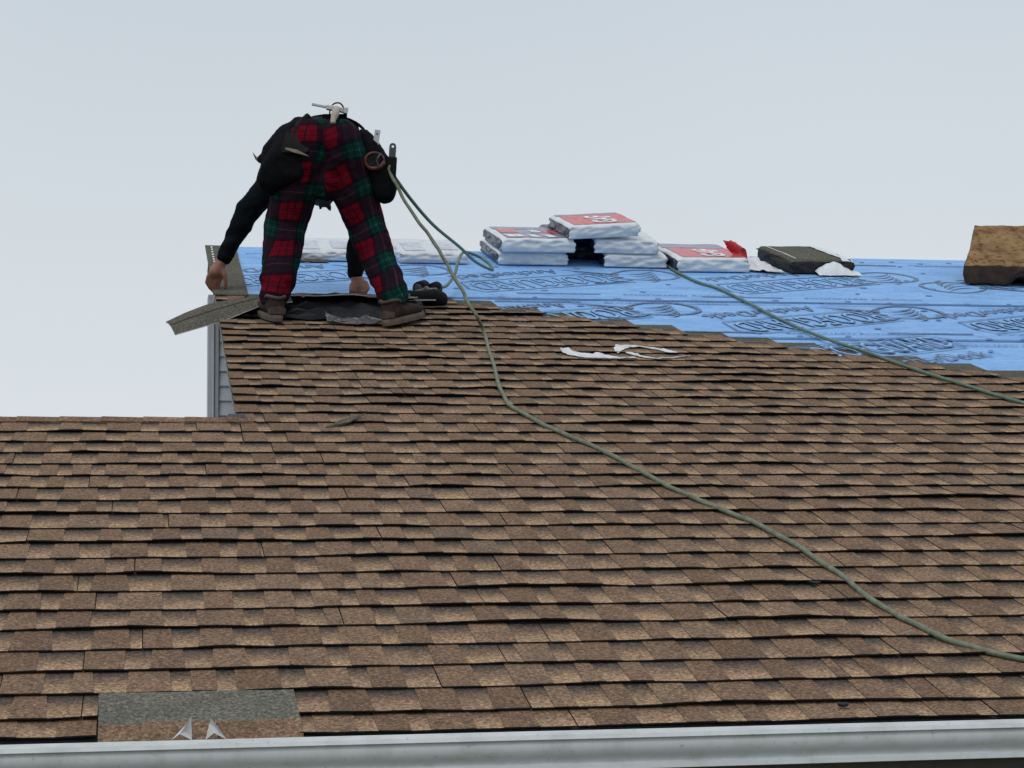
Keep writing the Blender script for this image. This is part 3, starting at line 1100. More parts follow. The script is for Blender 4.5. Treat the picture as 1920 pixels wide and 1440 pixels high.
# ------------------------------------------------------------------ brown block on the right
def m_block():
    m, n, p = mat_new('block_brown')
    v = objc(n)
    f = noise_node(n, 9, 6, v, 0.65)
    f2 = noise_node(n, 34, 4, v, 0.6)
    c = ramp(n, f, [(0.30, (.10, .055, .028)), (0.46, (.27, .165, .08)), (0.62, (.34, .215, .105)), (0.8, (.24, .14, .07))])
    c2 = ramp(n, f2, [(0.32, (.35, .33, .3)), (0.46, (1, 1, 1)), (0.75, (1.15, 1.13, 1.1))])
    n.links.new(mixc(n, 1.0, c, c2, 'MULTIPLY'), p.inputs['Base Color'])
    p.inputs['Roughness'].default_value = 0.95
    p.inputs['Specular IOR Level'].default_value = 0.1
    bump(n, p, noise_node(n, 26, 6, v, 0.7), 0.9, 0.02)
    return m
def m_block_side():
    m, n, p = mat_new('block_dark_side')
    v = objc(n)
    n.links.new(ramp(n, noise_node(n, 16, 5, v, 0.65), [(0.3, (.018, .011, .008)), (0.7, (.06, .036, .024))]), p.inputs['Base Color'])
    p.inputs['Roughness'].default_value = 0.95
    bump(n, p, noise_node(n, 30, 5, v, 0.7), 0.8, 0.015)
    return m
BW, BD = 0.62, 0.52
nxb, nyb = 30, 24
def blk_top(x, y):
    zf = 0.115 + 0.31*y + 0.02*(x/BW)
    e = min(x, y, BD-y)
    rnd = 0.008*(1-min(1, e/0.02))**2
    return zf - rnd + 0.006*nz(x*6, y*6, 1.3) + 0.006*nz(x*24, y*24, 4.0) - 0.018*max(0, nz(x*6+3, y*7, 8.0)-0.15)
def blk_pt(x, y, z):
    cyw, syw = math.cos(-0.16), math.sin(-0.16)
    X = x + 0.012*nz(y*5, z*6, 2.0)*(1 if x < 0.02 else 0) + y*0.36
    return VU*(X*cyw-y*syw) + Vector((0, 1, 0))*(X*syw+y*cyw)*0.98 + Vector((0, 0, 1))*(z + SP*(X*syw+y*cyw))
V, F, FM = [], [], []
for j in range(nyb+1):
    for i in range(nxb+1):
        x, y = BW*i/nxb, BD*j/nyb
        V.append(blk_pt(x, y, blk_top(x, y)))
W_ = nxb+1
for j in range(nyb):
    for i in range(nxb):
        a = j*W_+i
        F.append((a, a+1, a+1+W_, a+W_)); FM.append(0)
loop = [(i, 0) for i in range(nxb+1)] + [(nxb, j) for j in range(1, nyb+1)] + [(i, nyb) for i in range(nxb-1, -1, -1)] + [(0, j) for j in range(nyb-1, 0, -1)]
prev = [j*W_+i for i, j in loop]
for rI in range(1, 9):
    t = rI/8
    cur = []
    for q, (i, j) in enumerate(loop):
        x, y = BW*i/nxb, BD*j/nyb
        zt = blk_top(x, y)
        lowz = 0.008
        if j == 0:                       # underside notch in the front, right of the corner
            lowz += 0.055*max(0, math.sin(min(1, max(0, (x-0.24)/0.16))*math.pi)) + 0.008*abs(nz(x*14, 3))
        off = 0.012*nz(q*0.35, t*3, 5)+0.008*math.sin(math.pi*t)
        xx = x + (-off if i == 0 else off if i == nxb else 0)
        yy = y + (-off if j == 0 else off if j == nyb else 0)
        cur.append(len(V)); V.append(blk_pt(xx, yy, zt*(1-t)+lowz*t))
    nL = len(loop)
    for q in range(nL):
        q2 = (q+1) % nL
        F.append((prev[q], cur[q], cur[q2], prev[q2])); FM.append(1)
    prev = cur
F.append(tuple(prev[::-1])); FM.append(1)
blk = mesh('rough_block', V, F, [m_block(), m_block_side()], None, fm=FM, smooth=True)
blk.location = R(4.39, 6.0, 0.012)
tag(blk, 'rough brown weathered block with dark front lying on the blue sheet', 'block')

# ------------------------------------------------------------------ the worker
OP = Vector((0.82, 4.478, 1.3603))
LR = Vector((math.cos(YAW), -math.sin(YAW), 0))
LF = Vector((math.sin(YAW), math.cos(YAW), 0))
LZ = Vector((0, 0, 1))
LM = Matrix(((LR.x, LF.x, 0, OP.x), (LR.y, LF.y, 0, OP.y), (0, 0, 1, OP.z), (0, 0, 0, 1)))
def L(x, y, z):
    return OP + LR*x + LF*y + LZ*z

def blob(name, chains, voxel, mat, parent, smooth_it=3, wrinkle=None, uvfn=None, extra=None):
    """chains of (x,y,z,r) or (x,y,z,rx,ry,rz) swept with spheres, fused to one surface"""
    bm = bmesh.new()
    for ch in chains:
        ch = [tuple(c) if len(c) == 6 else (c[0], c[1], c[2], c[3], c[3], c[3]) for c in ch]
        if len(ch) == 1:
            ch = ch+ch
        for a, b in zip(ch[:-1], ch[1:]):
            d = math.dist(a[:3], b[:3])
            n_ = max(1, int(d/(0.35*min(a[3], b[3], a[5], b[5]))))
            for i in range(n_+1):
                t = i/n_
                q = [a[k_]*(1-t)+b[k_]*t for k_ in range(6)]
                mt = Matrix.Translation(q[:3]) @ Matrix.Diagonal((q[3], q[4], q[5], 1))
                bmesh.ops.create_icosphere(bm, subdivisions=2, radius=1, matrix=mt)
    me = bpy.data.meshes.new('tmp')
    bm.to_mesh(me); bm.free()
    ob = bpy.data.objects.new('tmp', me)
    COL.objects.link(ob)
    md = ob.modifiers.new('r', 'REMESH')
    md.mode = 'VOXEL'; md.voxel_size = voxel
    sm = ob.modifiers.new('s', 'SMOOTH')
    sm.factor = 0.5; sm.iterations = smooth_it
    dg = bpy.context.evaluated_depsgraph_get()
    out = bpy.data.meshes.new_from_object(ob.evaluated_get(dg))
    bpy.data.objects.remove(ob); bpy.data.meshes.remove(me)
    out.name = name
    out.materials.clear()
    out.materials.append(mat)
    if wrinkle:
        nr = [v.normal.copy() for v in out.vertices]
        for v, q in zip(out.vertices, nr):
            v.co += q*wrinkle(v.co)
    out.polygons.foreach_set('use_smooth', [True]*len(out.polygons))
    if uvfn:
        lay = out.uv_layers.new(name='UVMap')
        uvs = [uvfn(v.co) for v in out.vertices]
        for lp in out.loops:
            lay.data[lp.index].uv = uvs[lp.vertex_index]
    o = bpy.data.objects.new(name, out)
    COL.objects.link(o)
    o.parent = parent
    return o

def m_plaid():
    m, n, p = mat_new('tartan_flannel')
    uv = N(n, 'ShaderNodeUVMap')
    sep = N(n, 'ShaderNodeSeparateXYZ')
    n.links.new(uv.outputs[0], sep.inputs[0])
    red, grn, blk, wht = (.125, .002, .010), (.002, .033, .025), (.004, .005, .008), (.11, .15, .15)
    st = [(0.0, red), (0.115, blk), (0.135, red), (0.26, blk), (0.28, red), (0.42, blk), (0.50, grn), (0.58, blk), (0.60, grn), (0.685, wht), (0.70, grn), (0.79, blk), (0.81, grn), (0.89, blk), (0.97, red)]
    T = 0.172
    a = ramp(n, math_n(n, 'FRACT', math_n(n, 'DIVIDE', math_n(n, 'ADD', sep.outputs['X'], 5.03), T*1.12)), st, 'CONSTANT')
    b = ramp(n, math_n(n, 'FRACT', math_n(n, 'DIVIDE', math_n(n, 'ADD', sep.outputs['Y'], 5.0), T)), st, 'CONSTANT')
    g_ = N(n, 'ShaderNodeGamma')
    g_.inputs['Gamma'].default_value = 0.5
    n.links.new(mixc(n, 1.0, a, b, 'MULTIPLY'), g_.inputs[0])
    fz = ramp(n, noise_node(n, 90, 3, objc(n)), [(0.3, (.75, .75, .75)), (0.7, (1.2, 1.2, 1.2))])
    n.links.new(mixc(n, 1.0, g_.outputs[0], fz, 'MULTIPLY'), p.inputs['Base Color'])
    p.inputs['Roughness'].default_value = 0.95
    p.inputs['Specular IOR Level'].default_value = 0.1
    bump(n, p, noise_node(n, 26, 4, objc(n)), 0.5, 0.01)
    return m
M['plaid'] = m_plaid()
M['shirt'] = plain('black_knit', (.006, .008, .011), 0.95, var=0.3, bmp=0.4, spec=0.08)
M['skin'] = plain('skin', (.27, .125, .085), 0.6, var=0.2, scale=30, bmp=0.2)
M['hair'] = plain('hair_dark', (.02, .015, .012), 0.7, var=0.4, bmp=0.8, bscale=120)
M['leather'] = plain('pouch_leather', (.0045, .005, .007), 0.75, var=0.4, bmp=0.5, bscale=25, spec=0.08)
M['leather_b'] = plain('flap_leather', (.016, .014, .015), 0.75, var=0.4, bmp=0.4, spec=0.1)
M['tan'] = plain('tan_leather', (.20, .15, .11), 0.7, var=0.2)
M['steel'] = plain('tool_steel', (.42, .43, .44), 0.35, 0.9, var=0.1)
M['dark_steel'] = plain('dark_steel', (.07, .075, .08), 0.45, 0.7, var=0.2)
M['wood_handle'] = plain('hammer_handle', (.42, .36, .30), 0.6, var=0.15)
M['orange'] = plain('tape_case', (.09, .02, .017), 0.5, var=0.3)
M['shoe'] = plain('shoe_suede', (.042, .030, .027), 0.9, var=0.4, bmp=0.5, spec=0.08)
M['shoe_b'] = plain('shoe_collar', (.085, .066, .058), 0.9, var=0.3, bmp=0.4, spec=0.08)
M['sole'] = plain('shoe_sole', (.15, .118, .10), 0.8, var=0.25, spec=0.1)
M['hose'] = plain('hose_green', (.10, .165, .12), 0.5, var=0.25, scale=40)
M['hose2'] = plain('hose_weathered', (.15, .17, .115), 0.6, var=0.35, scale=40)
M['tool_black'] = plain('tool_black', (.006, .006, .008), 0.6, var=0.3, spec=0.12)
M['tool_grey'] = plain('tool_cast_grey', (.15, .145, .13), 0.45, 0.5, var=0.2)

person = empty('person')
person.matrix_basis = LM
tag(person, 'roofer in red and green plaid trousers bending over at the roof edge', 'person')
# body: one continuous surface, mostly under clothing
fing = []
for i, (kx, kz, tx, tz) in enumerate(((-.672, .285, -.668, .228), (-.655, .276, -.652, .212), (-.636, .272, -.634, .206), (-.617, .274, -.618, .214))):
    mx, mz = (kx+tx)/2-.012, (kz+tz)/2
    fing.append([(-.637+(kx+.645)*.6, .612, .305, .014), (kx, .612+.004*i, kz, .0115), (mx, .622+.004*i, mz, .0100), (tx, .640+.003*i, tz, .0085)])
fing.append([(-.612, .61, .335, .015), (-.592, .602, .290, .0125), (-.588, .610, .255, .0105), (-.594, .622, .228, .009)])
for i in range(4):
    x = .016+.0225*i
    fing.append([(x+.004, .645, .240, .015), (x, .632, .213-.002*i, .0118), (x-.002, .648, .190, .0112), (x, .674, .194, .0105)])
fing.append([(.084, .65, .253, .014), (.096, .635, .226, .0125), (.080, .628, .204, .011)])
body_ch = [
    [(-.045, .0, .80, .15, .11, .11), (-.05, .12, .86, .14, .10, .09), (-.09, .38, .84, .15, .12, .11), (-.115, .56, .81, .17, .10, .10)],
    [(-.115, .60, .81, .06), (-.14, .68, .80, .055), (-.15, .74, .78, .06)],
    [(-.15, .76, .775, .075, .095, .10), (-.152, .80, .735, .07, .085, .08)],
    [(-.145, .87, .73, .016), (-.145, .89, .745, .012)],
    [(-.13, .0, .79, .09), (-.24, .06, .42, .06), (-.265, -.04, .12, .042), (-.272, -.07, .075, .034)],
    [(.04, .0, .79, .09), (.14, .06, .42, .06), (.255, -.04, .12, .042), (.266, -.06, .065, .034)],
    [(-.272, -.09, .060, .028), (-.30, -.02, .068, .026), (-.325, .04, .074, .020)],
    [(.266, -.08, .04, .028), (.295, -.01, .048, .026), (.32, .05, .055, .020)],
    [(-.29, .56, .79, .055), (-.485, .60, .595, .042), (-.600, .615, .375, .028), (-.622, .615, .335, .03), (-.640, .612, .305, .033)],
    [(.09, .58, .77, .055), (.055, .65, .51, .042), (.036, .655, .298, .028), (.048, .655, .253, .034), (.052, .652, .230, .034)]] + fing
body = blob('body', body_ch, 0.0062, M['skin'], person, 2)
# clothing
def plaid_uv(co):
    left = co.x < -0.045
    hip = Vector((-.135, 0, .86)) if left else Vector((.045, 0, .86))
    foot = Vector((-.268, .03, .11)) if left else Vector((.262, .03, .10))
    ax = (foot-hip); ln = ax.length; ax.normalize()
    d = co-hip
    t = d.dot(ax)
    c = hip+ax*t
    dx, dy = co.x-c.x, co.y-c.y
    a = math.atan2(dx, -(dy)+0.03)
    return (a*0.098 + (0.02 if left else 0.085) + 0.012*nz(co.x*9, co.y*9, co.z*9), t + 0.01*math.sin(a*2) + 0.014*nz(co.x*8+7, co.y*8, co.z*10))
def cloth_wr(co):
    k_ = 1.0+1.2*max(0.0, 1-abs(co.z-.16)/.12)+0.5*max(0, 1-abs(co.z-.66)/.1)
    return k_*(0.007*nz(co.x*11+co.z*3, co.y*11, co.z*9-co.x*7) + 0.0045*nz(co.x*26+co.z*8, co.y*26, co.z*24+3))
pants = blob('trousers', [
    [(-.045, .02, .83, .165, .125, .10), (-.045, .09, .875, .155, .12, .085)],
    [(-.115, -.045, .805, .105, .10, .115), (-.13, -.02, .73, .112)],
    [(.03, -.045, .805, .10, .10, .115), (.048, -.02, .73, .108)],
    [(-.045, .0, .63, .075, .09, .09)],
    [(-.135, -.01, .74, .115), (-.195, .03, .58, .111), (-.236, .06, .44, .100), (-.246, .035, .32, .094), (-.256, -.02, .20, .083), (-.270, -.06, .130, .066)],
    [(-.270, -.06, .130, .069), (-.272, -.068, .105, .068)],
    [(.048, -.01, .74, .108), (.088, .03, .58, .106), (.133, .06, .44, .092), (.178, .035, .31, .083), (.222, -.01, .20, .076), (.256, -.05, .12, .067)],
    [(.256, -.05, .12, .072), (.260, -.06, .09, .070)]],
    0.0105, M['plaid'], person, 3, cloth_wr, plaid_uv)
shirt = blob('shirt', [
    [(-.05, .12, .87, .155, .10, .095), (-.09, .38, .84, .17, .13, .13), (-.115, .57, .81, .18, .11, .11)],
    [(-.06, .30, .72, .10, .12, .10), (-.065, .22, .66, .08, .08, .07)],
    [(-.28, .56, .80, .082), (-.39, .58, .70, .072), (-.485, .60, .595, .061), (-.55, .61, .47, .048), (-.598, .615, .375, .039)],
    [(.08, .58, .78, .082), (.065, .63, .65, .068), (.055, .65, .51, .058), (.040, .655, .40, .050), (.036, .655, .303, .042)]],
    0.011, M['shirt'], person, 3, lambda c: 0.009*nz(c.x*14, c.y*14, c.z*20)+0.004*nz(c.x*34, c.y*34, c.z*40))
hair = blob('hair', [[(-.15, .75, .765, .082, .10, .10), (-.152, .80, .715, .076, .085, .06)], [(-.13, .80, .68, .04, .05, .03)], [(-.11, .79, .66, .015), (-.10, .78, .63, .008)], [(-.14, .79, .66, .012), (-.15, .78, .635, .006)]], 0.009, M['hair'], person, 2, lambda c: 0.007*nz(c.x*60, c.y*60, c.z*60))
# shoes
def shoe(x, y, z, ang):
    rootm = Matrix.Translation((x, y, z)) @ Matrix.Rotation(ang, 4, 'Z') @ Matrix.Rotation(0.22, 4, 'X') @ Matrix.Diagonal((1.12, 1.0, 1.1, 1))
    o = blob('shoe', [
        [(0, -.030, .045, .036, .030, .030), (0, .03, .050, .038, .05, .033), (0, .12, .046, .043, .05, .030), (0, .18, .040, .038, .035, .024), (0, .205, .036, .030, .022, .018)],
        [(0, -.028, .045, .036, .030, .030), (0, -.024, .078, .034, .028, .018)],
        [(0, .03, .06, .036, .05, .03), (0, .035, .085, .034, .038, .016)]], 0.005, M['shoe'], person, 3)
    o.matrix_basis = rootm
    out = []
    for i in range(32):
        a = 2*math.pi*i/32
        sy_, cx_ = math.sin(a), math.cos(a)
        yy = 0.085+0.152*math.copysign(abs(sy_)**0.8, sy_)
        ww = (0.040+0.007*sy_)*math.copysign(abs(cx_)**0.75, cx_)
        out.append((ww, yy))
    V = [(a, b, 0.0+0.006*max(0, (b-.15)/.09)) for a, b in out] + [(a*1.06, .085+(b-.085)*1.015, 0.014) for a, b in out] + [(a*1.02, b, 0.026) for a, b in out]
    F = [tuple(range(32))[::-1], tuple(range(64, 96))]
    for k_ in range(2):
        for i in range(32):
            F.append((k_*32+i, k_*32+(i+1) % 32, (k_+1)*32+(i+1) % 32, (k_+1)*32+i))
    mesh('sole', V, F, M['sole'], o)
    ring = [Vector((0.036*math.cos(a), 0.002+0.052*math.sin(a), 0.090-0.010*math.sin(a)+0.006*math.cos(2*a))) for a in [2*math.pi*i/20 for i in range(21)]]
    v, f = tube_geo(ring, 0.0075, 6)
    mesh('collar', v, f, M['shoe_b'], o, smooth=True)
    # heel counter: curved patch round the back
    V, F = [], []
    for i in range(11):
        a = -1.25+2.5*i/10
        for zz, k_ in ((.030, 1.03), (.048, 1.06), (.064-.010*abs(a), 1.03)):
            V.append((.0375*k_*math.sin(a), -.028-.0335*k_*math.cos(a), zz))
    for i in range(10):
        for k_ in range(2):
            q = i*3+k_
            F.append((q, q+3, q+4, q+1))
    mesh('heel_counter', V, F, M['shoe_b'], o, smooth=True)
    return o
shoe(-.268, -.105, -.006, math.radians(22))
shoe(.262, -.10, -.028, math.radians(-30))
# socks
blob('sock', [[(-.272, -.07, .09, .042), (-.271, -.06, .13, .048)]], 0.008, M['shirt'], person, 2)
blob('sock', [[(.262, -.06, .07, .042), (.258, -.05, .11, .048)]], 0.008, M['shirt'], person, 2)

# tool belt, with pouches
V, F = [], []
nb_ = 40
for i in range(nb_):
    a = 2*math.pi*i/nb_
    cx, cz = math.cos(a), math.sin(a)
    for (dy, rr_) in ((-.028, 0.0), (-.028, .008), (.028, .010), (.028, 0.0)):
        V.append(((.178+rr_)*cx-.045, .055+dy-0.04*cz*0+.02*abs(cx), .845+(.098+rr_)*cz))
for i in range(nb_):
    for k_ in range(4):
        F.append((i*4+k_, i*4+(k_+1) % 4, ((i+1) % nb_)*4+(k_+1) % 4, ((i+1) % nb_)*4+k_))
belt = mesh('tool_belt', V, F, M['leather'], person, smooth=False)
tag(belt, 'black leather tool belt with hanging pouches')
leath_wr = lambda c: 0.006*nz(c.x*14, c.y*14, c.z*14)+0.003*nz(c.x*40, c.y*40, c.z*40)
blob('pouch', [
    [(-.165, .0, .895, .05, .05, .04), (-.225, -.01, .845, .055, .07, .05), (-.275, -.015, .765, .062, .075, .06)],
    [(-.17, -.09, .77, .055, .045, .06), (-.19, -.09, .67, .06, .045, .06)], [(-.22, -.085, .74, .08, .05, .08), (-.24, -.07, .66, .075, .05, .07)], [(-.20, -.06, .80, .065, .055, .06), (-.24, -.06, .72, .085, .06, .07), (-.285, -.03, .64, .080, .06, .06), (-.285, -.01, .605, .065, .06, .04)],
    [(-.325, -.01, .735, .035, .05, .02)]], 0.009, M['leather'], belt, 7, leath_wr)
blob('pouch', [
    [(.125, .01, .84, .035, .05, .04), (.160, .0, .77, .05, .06, .06), (.195, -.005, .69, .068, .065, .06), (.212, .0, .62, .068, .06, .06), (.218, .0, .575, .055, .055, .045)]], 0.009, M['leather'], belt, 2, leath_wr)
# flap on the left pouch, turned out at its edge
V, F = [], []
fl_pts = [((-.215, -.115, .845), (-.115, -.118, .800)), ((-.225, -.128, .80), (-.108, -.134, .765)), ((-.235, -.134, .765), (-.118, -.145, .745)), ((-.23, -.137, .745), (-.14, -.148, .735))]
for a, b in fl_pts:
    for t in (0, .33, .66, 1):
        V.append(tuple(a[i]*(1-t)+b[i]*t + (-.008*math.sin(math.pi*t) if i == 1 else 0) for i in range(3)))
for i in range(3):
    for k_ in range(3):
        q = i*4+k_
        F.append((q, q+1, q+5, q+4))
mesh('pouch_flap', V, F, M['leather_b'], belt, smooth=True)
mesh('flap_edge', [(-.215, -.146, .765), (-.16, -.155, .752), (-.105, -.150, .722), (-.17, -.157, .738), (-.215, -.146, .755), (-.165, -.148, .745)], [(0, 1, 3), (1, 2, 3), (0, 3, 4), (3, 2, 5), (4, 3, 5)], M['tan'], belt)
# strap slung from belt to left pouch
V, F = tube_geo(catmull([(-.12, -.06, .925), (-.165, -.09, .87), (-.16, -.11, .80), (-.115, -.125, .745)], 8), 0.016, 6)
mesh('strap', V, F, M['leather_b'], belt, smooth=True)
mesh('pouch_tip', [(-.365, -.02, .735), (-.352, -.03, .722), (-.340, -.02, .728), (-.378, -.025, .768), (-.352, -.01, .722)], [(0, 1, 3), (1, 2, 3), (2, 4, 3), (4, 0, 3)], M['tan'], belt)
# hammer holder loop
tube('hammer_loop', [(-.028, -.02, .935), (-.024, -.03, .965), (-.004, -.04, .985), (.022, -.04, .985), (.038, -.03, .962), (.046, -.02, .925)], 0.0038, M['dark_steel'], belt, 6, 5)
box('holder_plate', lambda x, y, z: Vector((x, y, z)), (-.06, -.03, .915), (.05, .0, .94), M['leather'], belt, 0.004)

# tools carried in the belt: each a thing of its own
def tool(name, label, cat):
    o = empty(name)
    o.matrix_basis = LM
    tag(o, label, cat)
    return o
h_ = tool('hammer', 'hammer hanging head up at the back of the tool belt', 'hammer')
hm = Vector((-.02, -.045, .963))
def HB_(x, y, z):
    c, s = math.cos(-.2), math.sin(-.2)
    return hm + Vector((x*c-z*s, y, x*s+z*c))
box('claw', HB_, (-.088, -.006, -.005), (-.0205, .006, .007), M['steel'], h_, 0.002)
box('head', HB_, (-.02, -.012, -.011), (.058, .012, .011), M['steel'], h_, 0.003)
box('striking_face', HB_, (.0585, -.014, -.015), (.078, .014, .015), M['steel'], h_, 0.004)
v, f = tube_geo(catmull([(.006, -.06, .958), (.004, -.085, .93), (-.002, -.10, .905), (-.006, -.112, .878)], 5), lambda t: 0.015+0.003*math.sin(t*5), 10)
mesh('handle', v, f, M['wood_handle'], h_, smooth=True)
t_ = tool('steel_ruler', 'silver steel blade standing up from the right hand pouch', 'ruler')
def RL(x, y, z):
    c, s = math.cos(.14), math.sin(.14)
    return Vector((.178, -.035, .77)) + Vector((x*c+z*s, y, -x*s+z*c))
b_ = box('blade', RL, (-.013, -.0015, 0.0), (.013, .0015, .095), M['steel'], t_, 0.001)
bm = bmesh.new(); bmesh.ops.create_cone(bm, segments=12, radius1=.004, radius2=.004, depth=.0006, cap_ends=True, matrix=Matrix.Translation(RL(0, -.0022, .075)) @ Matrix.Rotation(math.pi/2, 4, 'X'))
bm_obj('hole', bm, M['tool_black'], b_)
t_ = tool('utility_knife', 'dark handled knife with a hole, outermost tool on the right pouch', 'knife')
def KN(x, y, z):
    c, s = math.cos(-.06), math.sin(-.06)
    return Vector((.252, -.03, .67)) + Vector((x*c-z*s*-1*-1, y, x*s+z*c))
ring = [(0.0155*math.cos(a), 0.0155*math.sin(a)) for a in [math.pi*i/8 for i in range(9)]]
hol = [(0.006*math.cos(a), 0.006*math.sin(a)) for a in [2*math.pi*i/12 for i in range(12)]]
bm = bmesh.new()
for yy in (-.005, .005):
    outer = [bm.verts.new(KN(x, yy, .118+z)) for x, z in ring] + [bm.verts.new(KN(-.0155, yy, .07)), bm.verts.new(KN(.0155, yy, .07))]
    inn = [bm.verts.new(KN(x, yy, .118+z)) for x, z in hol]
    eds = [bm.edges.new((outer[i], outer[(i+1) % len(outer)])) for i in range(len(outer))] + [bm.edges.new((inn[i], inn[(i+1) % 12])) for i in range(12)]
    bmesh.ops.triangle_fill(bm, edges=eds, use_beauty=True)
    if yy < 0: keep = (outer, inn)
for A, Bq in ((keep[0], outer), (keep[1], inn)):
    for i in range(len(A)):
        bm.faces.new((A[i], A[(i+1) % len(A)], Bq[(i+1) % len(A)], Bq[i]))
bm_obj('handle', bm, M['dark_steel'], t_)
box('grip', KN, (-.022, -.009, -.03), (.022, .009, .0695), M['tool_black'], t_, 0.004)
t_ = tool('tape_measure', 'dull red tape measure clipped on the right pouch', 'tape measure')
ctr = Vector((.180, -.078, .715))
ringp = [ctr + Vector((.042*math.cos(a), .006*math.sin(2*a), .036*math.sin(a))) for a in [2*math.pi*i/24 for i in range(25)]]
v, f = tube_geo(ringp, lambda t: 0.0095 if 0.45 < t < 0.98 else 0.006, 8)
mesh('case_rim', v, f, M['orange'], t_, smooth=True)
bm = bmesh.new(); bmesh.ops.create_cone(bm, segments=24, radius1=.039, radius2=.035, depth=.03, cap_ends=True, matrix=Matrix.Translation(ctr+Vector((0, .012, 0))) @ Matrix.Rotation(math.pi/2, 4, 'X'))
bm_obj('case', bm, M['leather_b'], t_)
tube('belt_clip', [ctr+Vector((.03, -.012, .03)), ctr+Vector((.012, -.022, .0)), ctr+Vector((.02, -.016, -.04))], 0.005, M['dark_steel'], t_, 6, 5)

# ------------------------------------------------------------------ work in progress around the feet
pile = film('black_shade_sheet', 'crumpled black plastic sheet standing in for shade under the shingles between the shoes of the worker',
     [(0.37, 4.70, 4.90, .0, .03), (0.44, 4.68, 5.0, 0, .035), (0.60, 4.66, 5.04, 0, .035), (0.80, 4.64, 5.04, 0, .04), (1.0, 4.66, 5.06, 0, .035), (1.16, 4.70, 5.08, 0, .035), (1.24, 4.76, 5.0, 0, .02)], plain('black_shade_film', (.008, .008, .010), 0.55, var=0.3, spec=0.25), 0.022, 0.034, 16, 'wrapper', seed=13)  # black plastic that also stands in for the shade under the shingles
film('plastic_scrap', 'shiny clear plastic shreds on the black sheet between the shoes',
     [(0.77, 4.58, 4.70, .012, .03), (0.82, 4.55, 4.62, .012, .02), (0.88, 4.53, 4.585, .012, .02), (0.95, 4.53, 4.60, .012, .03), (1.02, 4.50, 4.60, .012, .02), (1.07, 4.53, 4.56, .012, .015)], m_plastic('clear_film', (.09, .09, .095), 0.4, 0.6, 0.25), 0.020, 0.02, 6, seed=19)

def loose(name, label, fn, nu=16, nv=6, th=0.004, tabs=True):
    """bent loose shingle: fn(a,b)->(pos, normal)"""
    o0 = fn(0.5, 0.5)[0]
    V, F, FM, U = [], [], [], []
    for sgn in (1, 0):
        for i in range(nu+1):
            for j in range(nv+1):
                q, nn = fn(i/nu, j/nv)
                V.append(q+nn*th*sgn-o0); U.append((i/nu, j/nv*0.16+0.16))
    w = nv+1; nb2 = (nu+1)*w
    for i in range(nu):
        for j in range(nv):
            a = i*w+j
            F += [(a, a+w, a+w+1, a+1), (nb2+a, nb2+a+1, nb2+a+w+1, nb2+a+w)]; FM += [0, 1]
    for i in range(nu):
        a = i*w; F.append((a, nb2+a, nb2+a+w, a+w)); FM.append(2)
        a = i*w+nv; F.append((a, a+w, nb2+a+w, nb2+a)); FM.append(1)
    for j in range(nv):
        F.append((j, j+1, nb2+j+1, nb2+j)); FM.append(2)
        a = nu*w+j; F.append((a, nb2+a, nb2+a+1, a+1)); FM.append(1)
    o = mesh(name, V, F, [M['headlap'], M['asphalt'], M['dash']], None, U, FM)
    o.location = o0
    tag(o, label, 'shingle')
    return o
def strip_fn(a, b):
    # runs from between the shoes, out over the rake, drooping
    near = [Vector(q) for q in ((-.700, -.16, -.078), (-.600, -.13, -.045), (-.500, -.10, -.012), (-.400, -.06, .035), (-.312, -.02, .076), (-.20, .03, .088))]
    far = [Vector(q) for q in ((-.770, .0, -.004), (-.69, .06, .045), (-.594, .10, .088), (-.49, .15, .115), (-.388, .20, .138), (-.25, .26, .150))]
    def samp(P_, t):
        t *= len(P_)-1
        i = min(int(t), len(P_)-2); f_ = t-i
        return P_[i]*(1-f_)+P_[i+1]*f_
    q = samp(near, a)*(1-b)+samp(far, a)*b
    q.z += 0.012*math.sin(b*math.pi)*(1-a*.5)
    return L(*q), Vector((0, -.2, 1)).normalized()
ov = loose('loose_shingle', 'long grey shingle strip drooping out over the left roof edge', strip_fn)
V, F = [], []
for i in range(17):
    for bq in (0.50, 0.54):
        q, nn = strip_fn(i/16, bq)
        V.append(q+nn*0.0055-ov.location)
mesh('sealant_line', V, [(2*i, 2*i+2, 2*i+3, 2*i+1) for i in range(16)], M['asphalt'], ov)
def lay_fn(u0, u1, v0, v1, ha, hb, curl, sd):
    def fn(a, b):
        u = u0+(u1-u0)*a; v = v0+(v1-v0)*b
        h = ha*(1-b)+hb*b + curl*max(0, nz(a*3+sd, b, sd)) + 0.006*nz(a*6, b*2, sd)
        return R(u, v, h), VN
    return fn
loose('loose_shingle', 'loose grey shingle lying flat under the right hand of the worker', lay_fn(0.72, 1.32, 5.02, 5.26, .050, .034, .012, 3.3))
loose('loose_shingle', 'loose grey shingle lying behind the shoes on the black sheet', lay_fn(0.62, 1.22, 4.92, 5.12, .085, .05, .025, 5.1))

